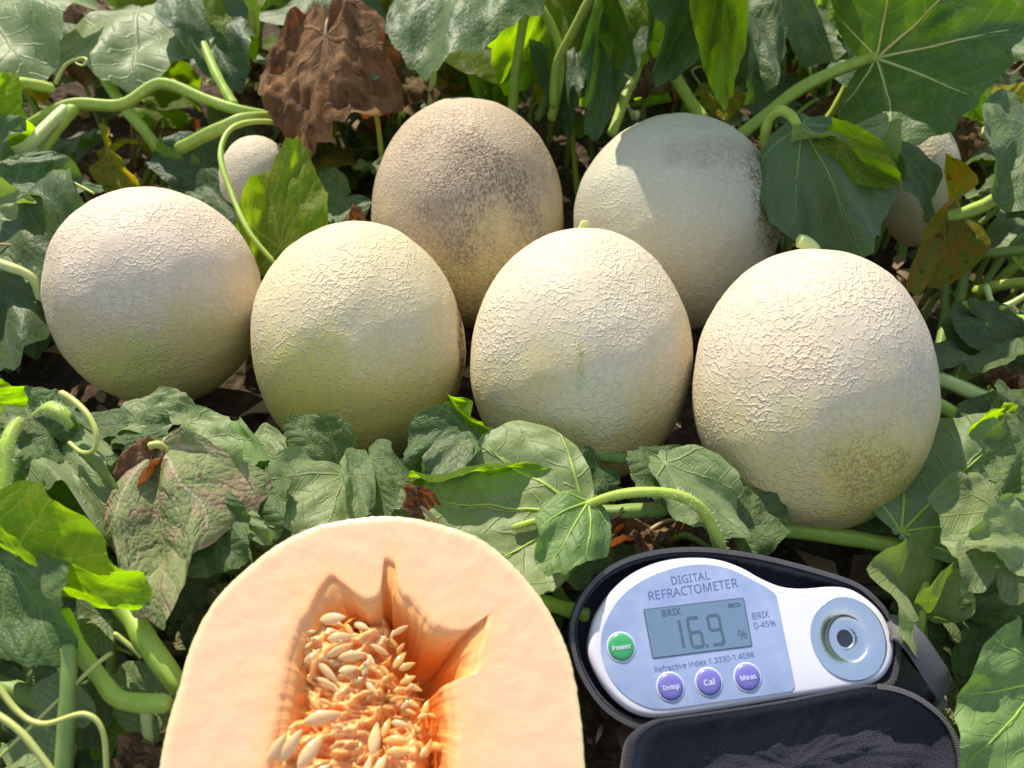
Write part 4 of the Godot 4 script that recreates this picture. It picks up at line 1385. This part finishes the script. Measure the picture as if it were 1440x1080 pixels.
	# E, above the greyish white melon
	H("E", [908, 58, 0.69], [880, -30, 0.71], [-0.1, -0.35, 0.93], "lime", {"w": 0.6, "bx": 0.3, "tint": Color(0.9, 1.15, 0.9)}, "bright yellow-green backlit leaf")
	H("E", [985, -40, 0.66], [930, 112, 0.645], [0.2, -0.15, 0.97], "top", {"w": 0.42, "bx": 0.4, "tint": Color(0.6, 0.8, 0.75)})
	H("E", [1040, -165, 0.60], [785, -105, 0.595], [0.1, 0.9, 0.4], "top", {"w": 0.9, "bx": 0.2, "rear": 1.0})
	H("E", [1015, -30, 0.635], [1018, 148, 0.63], [-0.25, -0.35, 0.9], "lime", {"w": 0.26, "bx": 0.3, "fold": 0.35, "ruf": 0.14, "rear": 0.8}, "lime leaf with yellow midrib")
	H("E", [1050, 20, 0.73], [1060, 140, 0.71], [0.4, 0.1, 0.9], "top", {"w": 0.4, "tint": Color(0.7, 0.8, 0.7)})
	H("E", [850, 20, 0.84], [880, 120, 0.80], [0.2, 0.2, 0.9], "top", {"w": 0.6, "tint": Color(0.6, 0.8, 0.9)})
	stem("E", "petiole", S([[860, 190, 0.70], [878, 140, 0.71], [896, 95, 0.72], [908, 55, 0.735]]), 0.0044, 0.0046, "stem", 90)
	stem("E", "petiole", S([[990, 170, 0.70], [970, 140, 0.71], [948, 105, 0.72]]), 0.0055, 0.005, "stem")
	stem("E", "tendril", S([[875, 125, 0.70], [890, 116, 0.69], [884, 108, 0.69], [874, 104, 0.70], [862, 108, 0.71], [850, 100, 0.71]]), 0.0014, 0.0008, "tendril")
	fill("E", [840, 1100, -160, 180, 0.76, 1.15], 22, [0.05, 0.085], [0.02, 0.26], ["top", "top", "under", "lime", "lime", "dry"])

	# F, top right
	H("F", [1232, 82, 0.66], [1448, 40, 0.60], [0.0, -0.15, 0.98], "top", {"rear": 0.25, "w": 0.75, "bz": 0.5, "bx": -0.5, "fold": 0.25, "ruf": 0.1, "veins": 0.0013, "vein_mat": "stem_pale", "tint": Color(0.8, 0.95, 0.8)}, "big leaf seen from below with pale veins")
	H("F", [1100, -30, 0.82], [1165, 88, 0.78], [0.1, 0.1, 0.98], "top", {"w": 0.7, "tint": Color(1, 1.2, 0.9)})
	H("F", [1175, -10, 0.80], [1195, 60, 0.79], [0.1, -0.3, 0.95], "lime", {"w": 0.5})
	H("F", [1225, 100, 0.72], [1325, 205, 0.70], [0.1, 0.1, 0.98], "top", {"w": 0.55, "tint": Color(0.6, 0.8, 0.7)})
	H("F", [1410, -30, 0.66], [1425, 60, 0.64], [0.1, -0.3, 0.95], "lime", {"w": 0.6})
	H("F", [1330, 110, 0.68], [1385, 165, 0.66], [0.1, -0.3, 0.95], "lime", {"w": 0.6, "tint": Color(0.7, 0.8, 0.7)})
	H("F", [1230, 150, 0.76], [1290, 180, 0.74], [0.1, -0.1, 0.95], "lime", {"w": 0.5, "ruf": 0.15})
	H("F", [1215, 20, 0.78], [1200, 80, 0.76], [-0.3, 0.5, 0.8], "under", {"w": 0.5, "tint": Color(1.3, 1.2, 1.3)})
	stem("F", "petiole", S([[1010, 215, 0.70], [1060, 175, 0.69], [1130, 122, 0.68], [1205, 88, 0.67], [1235, 80, 0.66]]), 0.0052, 0.005, "stem", 120)
	stem("F", "petiole", S([[1150, 185, 0.75], [1175, 150, 0.74], [1200, 100, 0.73]]), 0.0036, 0.003, "stem")
	stem("F", "petiole", S([[1250, 55, 0.80], [1250, 20, 0.79], [1246, -20, 0.78]]), 0.003, 0.003, "stem_pale")
	stem("F", "petiole", S([[1385, 190, 0.64], [1415, 172, 0.62], [1460, 155, 0.60]]), 0.0055, 0.0055, "stem_pale", 80)
	fill("F", [1080, 1560, -160, 190, 0.74, 1.1], 24, [0.05, 0.085], [0.02, 0.26], ["top", "top", "under", "lime", "lime", "dry"])

	# G, curled leaf behind the largest melon
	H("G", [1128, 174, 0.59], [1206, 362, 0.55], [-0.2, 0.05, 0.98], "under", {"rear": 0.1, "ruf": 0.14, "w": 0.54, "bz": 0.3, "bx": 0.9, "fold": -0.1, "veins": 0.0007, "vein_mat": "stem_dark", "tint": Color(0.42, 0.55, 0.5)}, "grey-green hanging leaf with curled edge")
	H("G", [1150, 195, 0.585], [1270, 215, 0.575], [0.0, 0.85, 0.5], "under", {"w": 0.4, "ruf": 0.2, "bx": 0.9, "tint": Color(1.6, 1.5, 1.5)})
	H("G", [1180, 205, 0.57], [1265, 260, 0.56], [0.2, -0.3, 0.9], "lime", {"w": 0.4, "ruf": 0.15})
	H("G", [1255, 205, 0.60], [1300, 310, 0.58], [0.35, -0.1, 0.92], "top", {"rear": 0.1, "w": 0.4, "bx": 0.8, "tint": Color(0.8, 0.9, 0.8)})
	H("G", [1335, 285, 0.60], [1270, 405, 0.57], [0.1, -0.1, 0.98], "yellow", {"w": 0.5, "tint": Color(0.6, 0.55, 0.5)}, "yellow and brown dying leaf")
	H("G", [1445, 175, 0.58], [1425, 295, 0.55], [-0.2, 0.2, 0.95], "top", {"w": 0.5})
	stem("G", "petiole", S([[1084, 235, 0.63], [1076, 205, 0.62], [1080, 172, 0.61], [1096, 156, 0.60], [1112, 162, 0.595], [1122, 178, 0.59]]), 0.0042, 0.0036, "stem")
	stem("G", "petiole", S([[1300, 305, 0.60], [1345, 302, 0.595], [1385, 288, 0.59], [1418, 268, 0.58]]), 0.0044, 0.0048, "stem", 60)
	fill("G", [1330, 1560, 190, 420, 0.60, 0.85], 14, [0.045, 0.07], [0.02, 0.2], ["top", "top", "under", "dry"])
	fill("G", [1090, 1330, 150, 330, 0.68, 0.9], 8, [0.045, 0.07], [0.02, 0.16], ["top", "top", "dry"])

	# N, runners on the right
	for q in [[[1325, 352, 0.64], [1385, 356, 0.62], [1460, 348, 0.60], 0.004, "stem_dark"], [[1350, 432, 0.60], [1395, 442, 0.58], [1470, 462, 0.56], 0.0055, "stem"], [[1316, 548, 0.56], [1380, 515, 0.55], [1470, 470, 0.54], 0.0052, "stem"], [[1300, 524, 0.53], [1350, 545, 0.52], [1402, 568, 0.51], 0.005, "stem_pale"], [[1300, 560, 0.52], [1340, 582, 0.51], [1375, 604, 0.50], 0.005, "stem"], [[1370, 410, 0.62], [1410, 400, 0.60], [1470, 395, 0.58], 0.004, "stem"], [[1400, 400, 0.64], [1430, 370, 0.62], [1470, 330, 0.60], 0.004, "stem"], [[1360, 370, 0.66], [1350, 420, 0.64], [1345, 480, 0.62], 0.004, "stem_dark"], [[1330, 400, 0.66], [1328, 450, 0.64], [1320, 500, 0.62], 0.0036, "stem_dark"]]:
		stem("N", "runner", S([q[0], q[1], q[2]]), q[3], q[3], q[4], 40)
	H("N", [1445, 600, 0.47], [1402, 540, 0.48], [-0.2, 0.6, 0.8], "top", {"w": 0.6, "ruf": 0.14, "tint": Color(1.3, 1.2, 1.5)})

	# H, right of the largest melon
	H("H", [1268, 748, 0.44], [1405, 608, 0.46], [-0.1, 0.6, 0.8], "under", {"rear": 0.03, "w": 0.85, "bz": -0.3, "bx": 0.3, "ruf": 0.06, "veins": 0.0011}, "pale leaf underside with raised midrib")
	H("H", [1410, 720, 0.43], [1345, 790, 0.41], [0.0, 0.7, 0.7], "under", {"w": 0.8, "ruf": 0.12, "tint": Color(1.15, 1.1, 1.3)})
	H("H", [1440, 660, 0.43], [1390, 625, 0.44], [0.1, 0.2, 0.95], "lime", {"w": 0.6, "tint": Color(0.6, 0.7, 0.6)})
	H("H", [1380, 610, 0.46], [1425, 570, 0.46], [0.0, -0.2, 0.95], "lime", {"w": 0.7})
	H("H", [1440, 620, 0.42], [1400, 690, 0.41], [0.1, 0.35, 0.9], "top", {"w": 0.7, "ruf": 0.12, "tint": Color(1.0, 1.2, 0.8)})
	H("H", [1460, 760, 0.40], [1370, 770, 0.39], [0.0, 0.6, 0.8], "under", {"w": 0.7, "ruf": 0.14, "tint": Color(1.1, 1.1, 1.3)})
	H("H", [1260, 690, 0.47], [1210, 745, 0.46], [0.1, 0.7, 0.6], "top", {"w": 0.8})
	stem("H", "runner", S([[1040, 742, 0.47], [1110, 746, 0.465], [1200, 758, 0.46], [1270, 770, 0.45], [1330, 776, 0.445]]), 0.0046, 0.0052, "stem", 60)
	fill("H", [1240, 1560, 600, 830, 0.42, 0.54], 14, [0.03, 0.05], [0.0, 0.08], ["top", "under", "under"])

	# I, lower right
	H("I", [1300, 868, 0.424], [1222, 795, 0.417], [-0.1, 0.7, 0.7], "under", {"rear": 0.05, "w": 1.2, "pleat": 0.3, "bx": 0.1, "bz": 0.2, "ruf": 0.1, "tint": Color(1.0, 1.15, 0.8)}, "pleated pale green leaf")
	H("I", [1306, 868, 0.420], [1334, 788, 0.412], [0.1, 0.7, 0.7], "under", {"rear": 0.05, "w": 0.55, "pleat": 0.3, "bx": 0.1, "bz": 0.2, "tint": Color(1.0, 1.1, 0.8)})
	H("I", [1450, 830, 0.41], [1350, 855, 0.41], [0.1, 0.3, 0.95], "top", {"w": 0.6, "ruf": 0.12, "tint": Color(1.0, 1.1, 0.9)})
	H("I", [1410, 880, 0.42], [1340, 940, 0.41], [0.0, 0.3, 0.95], "top", {"w": 0.6, "tint": Color(0.8, 0.9, 0.8)})
	H("I", [1465, 960, 0.385], [1352, 1075, 0.36], [-0.1, 0.35, 0.93], "under", {"w": 0.6, "ruf": 0.08, "veins": 0.0008, "tint": Color(0.75, 0.95, 0.6)})
	H("I", [1350, 960, 0.42], [1320, 1020, 0.41], [0.0, 0.4, 0.9], "withered", {"w": 0.5, "crumple": 0.1})
	stem("I", "petiole", S([[1300, 800, 0.43], [1296, 850, 0.42], [1290, 900, 0.42], [1300, 940, 0.43]]), 0.003, 0.003, "stem")
	fill("I", [1270, 1560, 820, 1150, 0.40, 0.48], 12, [0.03, 0.05], [0.0, 0.06], ["top", "under", "withered"])

	# J, centre front
	H("J", [822, 716, 0.435], [592, 700, 0.44], [0.0, 0.62, 0.78], "under", {"rear": 0.1, "nr": 20, "nt": 120, "w": 0.85, "bz": -0.4, "bx": 0.2, "fold": 0.12, "ruf": 0.05, "veins": 0.0012, "tint": Color(1.05, 1.05, 0.95)}, "upturned leaf showing pale veined underside")
	H("J", [620, 670, 0.455], [770, 645, 0.46], [0.1, 0.05, 0.98], "lime", {"w": 0.25, "bz": 0.3, "tint": Color(0.6, 0.7, 0.6)})
	H("J", [828, 705, 0.43], [768, 802, 0.40], [-0.1, 0.25, 0.95], "under", {"rear": 0.02, "w": 0.7, "bz": 0.3, "bx": 1.2, "veins": 0.0008, "tint": Color(0.65, 0.85, 0.55)})
	H("J", [830, 800, 0.42], [790, 760, 0.425], [0.1, 0.4, 0.9], "top", {"w": 0.8, "tint": Color(0.9, 1.2, 0.8)})
	H("J", [840, 660, 0.47], [800, 700, 0.46], [0.3, 0.2, 0.9], "top", {"w": 0.8, "tint": Color(0.7, 0.9, 0.8)})
	H("J", [970, 700, 0.45], [885, 645, 0.455], [0.1, 0.65, 0.75], "top", {"rear": 0.2, "w": 0.75, "bz": 0.8, "tint": Color(1.1, 1.15, 1.3)})
	H("J", [935, 650, 0.45], [1035, 755, 0.43], [0.15, 0.6, 0.78], "under", {"rear": 0.2, "w": 0.6, "bz": 0.5, "ruf": 0.1, "tint": Color(0.9, 0.95, 0.95)})
	H("J", [1045, 745, 0.44], [1100, 700, 0.45], [0.0, 0.5, 0.85], "top", {"w": 0.7})
	stem("J", "petiole", S([[1018, 790, 0.43], [1008, 755, 0.425], [985, 715, 0.42], [950, 696, 0.418], [905, 692, 0.42], [860, 698, 0.425], [820, 712, 0.43], [770, 728, 0.432], [720, 742, 0.432]]), 0.0036, 0.0018, "stem", 420)
	stem("J", "runner", S([[760, 640, 0.50], [820, 640, 0.495], [880, 646, 0.49]]), 0.004, 0.0036, "stem_dark")
	stem("J", "runner", S([[810, 722, 0.46], [870, 720, 0.455], [940, 716, 0.455]]), 0.0042, 0.004, "stem_dark")
	stem("J", "petiole", S([[820, 880, 0.44], [790, 840, 0.44], [760, 790, 0.44]]), 0.0035, 0.003, "stem_dark")
	stem("J", "petiole", S([[730, 838, 0.43], [790, 855, 0.425], [830, 866, 0.42]]), 0.0042, 0.004, "stem")
	fill("J", [700, 1080, 640, 860, 0.44, 0.54], 14, [0.03, 0.045], [0.0, 0.06], ["top", "top", "under", "dry"])

	# K, in front of the yellowish melon
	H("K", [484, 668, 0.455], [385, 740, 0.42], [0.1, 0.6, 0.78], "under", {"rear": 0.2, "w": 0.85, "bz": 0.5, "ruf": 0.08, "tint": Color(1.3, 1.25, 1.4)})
	H("K", [478, 662, 0.46], [408, 592, 0.465], [0.1, 0.35, 0.93], "top", {"rear": 0.2, "w": 0.75, "bz": 0.5, "tint": Color(1.0, 1.2, 0.8)})
	H("K", [520, 645, 0.45], [545, 725, 0.43], [-0.1, 0.65, 0.75], "top", {"w": 0.6, "bx": 1.0, "tint": Color(1.2, 1.2, 1.4)})
	H("K", [655, 600, 0.475], [578, 662, 0.46], [0.1, 0.5, 0.85], "top", {"rear": 0.2, "w": 0.75, "ruf": 0.14, "tint": Color(0.8, 0.9, 0.9)})
	H("K", [650, 622, 0.465], [600, 680, 0.45], [-0.1, 0.65, 0.75], "under", {"rear": 0.2, "w": 0.65, "bx": 1.0, "tint": Color(0.7, 0.72, 0.75)})
	H("K", [640, 572, 0.48], [690, 610, 0.475], [0.1, 0.0, 0.98], "lime", {"w": 0.4, "ruf": 0.15, "tint": Color(0.7, 0.8, 0.6)})
	H("K", [500, 665, 0.44], [505, 740, 0.42], [0.3, 0.5, 0.8], "under", {"w": 0.4, "bx": 1.0, "tint": Color(0.8, 0.85, 0.8)})
	H("K", [350, 625, 0.46], [370, 690, 0.44], [0.2, 0.5, 0.85], "under", {"w": 0.7, "ruf": 0.1})
	H("K", [340, 700, 0.43], [390, 750, 0.41], [0.1, 0.5, 0.85], "top", {"w": 0.8, "tint": Color(0.9, 1, 0.9)})
	fill("K", [330, 720, 580, 740, 0.42, 0.52], 16, [0.028, 0.045], [0.0, 0.06], ["top", "top", "under"])

	# L, left front
	H("L", [195, 590, 0.46], [288, 585, 0.465], [0.0, 0.75, 0.65], "under", {"w": 0.6, "bz": 0.5, "tint": Color(1.4, 1.35, 1.5)})
	H("L", [190, 600, 0.45], [230, 625, 0.44], [0.1, 0.65, 0.75], "top", {"w": 0.8, "tint": Color(1.2, 1.2, 1.3)})
	H("L", [60, 620, 0.43], [175, 745, 0.39], [0.25, 0.55, 0.8], "under", {"w": 0.32, "bx": 1.6, "ruf": 0.1, "tint": Color(1.4, 1.4, 1.3)}, "pale curled leaf edge")
	H("L", [130, 600, 0.45], [60, 640, 0.43], [-0.1, 0.65, 0.75], "top", {"w": 0.8, "bz": 1.0, "tint": Color(1.2, 1.2, 1.3)})
	H("L", [170, 600, 0.455], [110, 640, 0.44], [-0.1, 0.65, 0.75], "top", {"w": 0.8, "bz": 0.9, "tint": Color(1.2, 1.2, 1.3)})
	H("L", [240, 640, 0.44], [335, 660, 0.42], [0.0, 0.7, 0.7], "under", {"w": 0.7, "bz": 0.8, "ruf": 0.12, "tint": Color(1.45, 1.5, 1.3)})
	H("L", [300, 620, 0.45], [330, 720, 0.42], [0.2, 0.5, 0.85], "under", {"w": 0.6, "bx": 1.0, "ruf": 0.12, "tint": Color(0.8, 1.0, 0.7)})
	H("L", [220, 632, 0.415], [252, 870, 0.375], [0.0, 0.35, 0.93], "withered", {"rear": 0.06, "w": 0.85, "pleat": 0.42, "bz": 0.4, "bx": 1.5, "fold": -0.1, "ruf": 0.05, "crumple": 0.02, "nr": 20, "nt": 110}, "withered grey-brown leaf folded like an umbrella")
	H("L", [222, 628, 0.413], [160, 720, 0.395], [-0.3, 0.4, 0.85], "dry", {"rear": 0.1, "w": 0.4, "crumple": 0.12, "bx": 0.9})
	H("L", [-15, 560, 0.44], [42, 548, 0.44], [0.1, -0.1, 0.98], "lime", {"w": 0.7, "tint": Color(0.7, 0.8, 0.7)})
	H("L", [70, 610, 0.42], [20, 560, 0.43], [0.0, 0.4, 0.9], "top", {"w": 0.7, "ruf": 0.16, "tint": Color(1, 1.2, 0.9)})
	H("L", [110, 650, 0.42], [60, 740, 0.395], [0.3, 0.1, 0.95], "top", {"w": 0.8, "tint": Color(0.8, 1.0, 0.7)})
	H("L", [-20, 640, 0.39], [30, 730, 0.37], [0.2, 0.3, 0.9], "lime", {"w": 0.5, "ruf": 0.18})
	H("L", [-20, 680, 0.385], [50, 700, 0.375], [0.0, 0.7, 0.7], "lime", {"w": 0.35, "ruf": 0.2, "tint": Color(1, 1, 1.2)})
	H("L", [-20, 730, 0.38], [45, 760, 0.365], [0.0, 0.5, 0.85], "under", {"w": 0.5, "ruf": 0.15})
	H("L", [270, 740, 0.40], [345, 790, 0.39], [0.1, 0.4, 0.9], "top", {"w": 0.8, "tint": Color(0.8, 0.9, 0.8)})
	H("L", [320, 730, 0.41], [380, 760, 0.40], [-0.1, 0.6, 0.8], "under", {"w": 0.5, "bx": 1.4, "tint": Color(0.9, 0.95, 0.9)})
	stem("L", "shoot", S([[45, 600, 0.43], [65, 578, 0.425], [85, 580, 0.42], [105, 600, 0.42]]), 0.0045, 0.0038, "stem", 700)
	stem("L", "shoot", S([[5, 720, 0.37], [8, 660, 0.375], [12, 620, 0.38], [28, 590, 0.39]]), 0.0036, 0.003, "stem", 600)
	stem("L", "petiole", S([[210, 628, 0.41], [224, 626, 0.41], [235, 640, 0.415], [240, 670, 0.43]]), 0.0022, 0.002, "tendril")
	stem("L", "tendril", S([[85, 552, 0.41], [102, 562, 0.405], [125, 585, 0.40], [136, 612, 0.397], [132, 633, 0.397], [115, 636, 0.40], [97, 622, 0.405]]), 0.0017, 0.001, "tendril")
	fill("L", [-160, 350, 570, 800, 0.40, 0.50], 22, [0.028, 0.045], [0.0, 0.065], ["top", "top", "under", "lime"])

	# M, lower left
	H("M", [22, 775, 0.355], [200, 845, 0.35], [0.12, 0.05, 0.98], "lime", {"w": 0.55, "bz": 0.3, "bx": 0.4, "fold": -0.15, "ruf": 0.04, "tint": Color(0.85, 0.9, 0.8)}, "large lime leaf glowing in the sun")
	H("M", [15, 785, 0.36], [85, 925, 0.345], [0.05, -0.15, 0.98], "top", {"w": 0.7, "bz": 0.2, "bx": 0.3, "tint": Color(0.9, 1.1, 0.9)})
	H("M", [230, 1000, 0.37], [170, 935, 0.375], [0.0, 0.5, 0.85], "under", {"w": 0.6, "ruf": 0.12})
	stem("M", "petiole", S([[90, 860, 0.375], [108, 905, 0.362], [140, 950, 0.358], [172, 984, 0.355], [240, 990, 0.35]]), 0.0034, 0.004, "stem", 60)
	stem("M", "petiole", S([[140, 815, 0.39], [180, 860, 0.38], [210, 905, 0.37], [255, 970, 0.365]]), 0.005, 0.005, "stem", 30)
	stem("M", "petiole", S([[96, 905, 0.35], [95, 980, 0.345], [88, 1100, 0.34]]), 0.0035, 0.0036, "stem_dark")
	stem("M", "petiole", S([[205, 990, 0.365], [208, 1030, 0.365], [212, 1070, 0.365]]), 0.003, 0.003, "stem_pale")
	stem("M", "runner", S([[-40, 950, 0.41], [60, 985, 0.40], [160, 1030, 0.40], [230, 1090, 0.40]]), 0.005, 0.005, "stem_dark")
	stem("M", "tendril", S([[-20, 935, 0.335], [20, 995, 0.332], [60, 1018, 0.33], [118, 1004, 0.33], [145, 1030, 0.33], [150, 1100, 0.33]]), 0.0013, 0.001, "tendril")
	stem("M", "tendril", S([[-20, 995, 0.325], [30, 1030, 0.322], [85, 1100, 0.32]]), 0.0015, 0.0013, "tendril")
	stem("M", "tendril", S([[160, 890, 0.37], [185, 910, 0.37], [200, 925, 0.37]]), 0.0012, 0.001, "tendril")
	fill("M", [-160, 230, 800, 1150, 0.38, 0.48], 20, [0.03, 0.05], [0.0, 0.07], ["top", "top", "under", "withered"])

	for q in [["A", [-140, 420, 40, 300, 0.70, 1.0], 26], ["C", [380, 640, 0, 260, 0.80, 1.1], 18], ["D", [600, 860, 0, 220, 0.78, 1.1], 16], ["E", [820, 1100, 0, 240, 0.76, 1.1], 20], ["G", [1080, 1500, 60, 330, 0.66, 1.0], 26], ["N", [1300, 1560, 330, 600, 0.52, 0.75], 12]]:
		fill(q[0], q[1], q[2], [0.022, 0.045], [0.0, 0.12], ["top", "top", "under", "lime", "yellow", "dry"])
	for q in [["B", [-520, -60, 200, 620, 0.50, 0.85], 26], ["A", [-480, -100, -100, 240, 0.75, 1.1], 20], ["N", [1400, 1900, 200, 620, 0.48, 0.85], 26]]:
		fill(q[0], q[1], q[2], [0.035, 0.07], [0.01, 0.16], ["top", "top", "under", "lime"])
	for q in [["L", [-160, 340, 570, 760, 0.38, 0.48], 12], ["H", [1250, 1560, 580, 800, 0.38, 0.48], 10], ["M", [-160, 230, 800, 1150, 0.34, 0.46], 10]]:
		fill(q[0], q[1], q[2], [0.018, 0.03], [0.02, 0.10], ["top", "under", "under", "lime"])

	# ---- dead leaves and flowers
	loose_leaf("dried_leaf", [458, 52, 0.70], [440, 232, 0.665], [-0.1, -0.15, 0.98], "dry", {"rear": 0.5, "w": 0.52, "pleat": 0.16, "bz": 0.3, "bx": 0.8, "fold": -0.1, "crumple": 0.09, "tint": Color(0.9, 0.78, 0.66), "nr": 22, "nt": 120}, "large brown dead leaf hanging at the top left of the back melon", "dead leaf", "dead leaves")
	for q in [[[1130, 190, 0.80], [1225, 150, 0.80], "crumpled brown dead leaf on the soil behind the greyish white melon"], [[1050, 220, 0.78], [1110, 260, 0.76], "brown dead leaf lying under the arching leaf stalk, lower than the others"], [[1440, 560, 0.53], [1385, 530, 0.53], "light tan dead leaf on the soil at the right edge among bare runners"], [[1400, 610, 0.52], [1350, 590, 0.52], "small brown dead leaf under the pale runners beside the largest melon"], [[915, 745, 0.47], [850, 775, 0.45], "shrivelled brown dead leaf just above the black zipped pouch"], [[500, 320, 0.62], [505, 292, 0.62], "tiny brown dead leaf on top of the yellowish melon"], [[240, 1075, 0.36], [160, 1062, 0.36], "grey-brown dead leaf at the lower left beside the halved melon"], [[560, 220, 0.73], [575, 190, 0.73], "small tan dead leaf touching the soil-smudged melon's left shoulder"]]:
		loose_leaf("dried_leaf", q[0], q[1], [0.05, 0.7, 0.7], "dry", {"w": 0.7, "crumple": 0.35, "pleat": 0.2, "bz": 0.8, "bx": 0.8, "ruf": 0.2}, q[2], "dead leaf", "dead leaves")
	loose_leaf("withered_flower", [590, 712, 0.425], [568, 690, 0.42], [0.1, 0.5, 0.85], "dry", {"w": 0.9, "crumple": 0.5, "pleat": 0.5, "bz": 1.2, "ruf": 0.3, "tint": Color(3.3, 2.8, 2.5), "nr": 16, "nt": 60}, "shrivelled orange-pink flower resting on the rim of the halved melon", "withered flower")
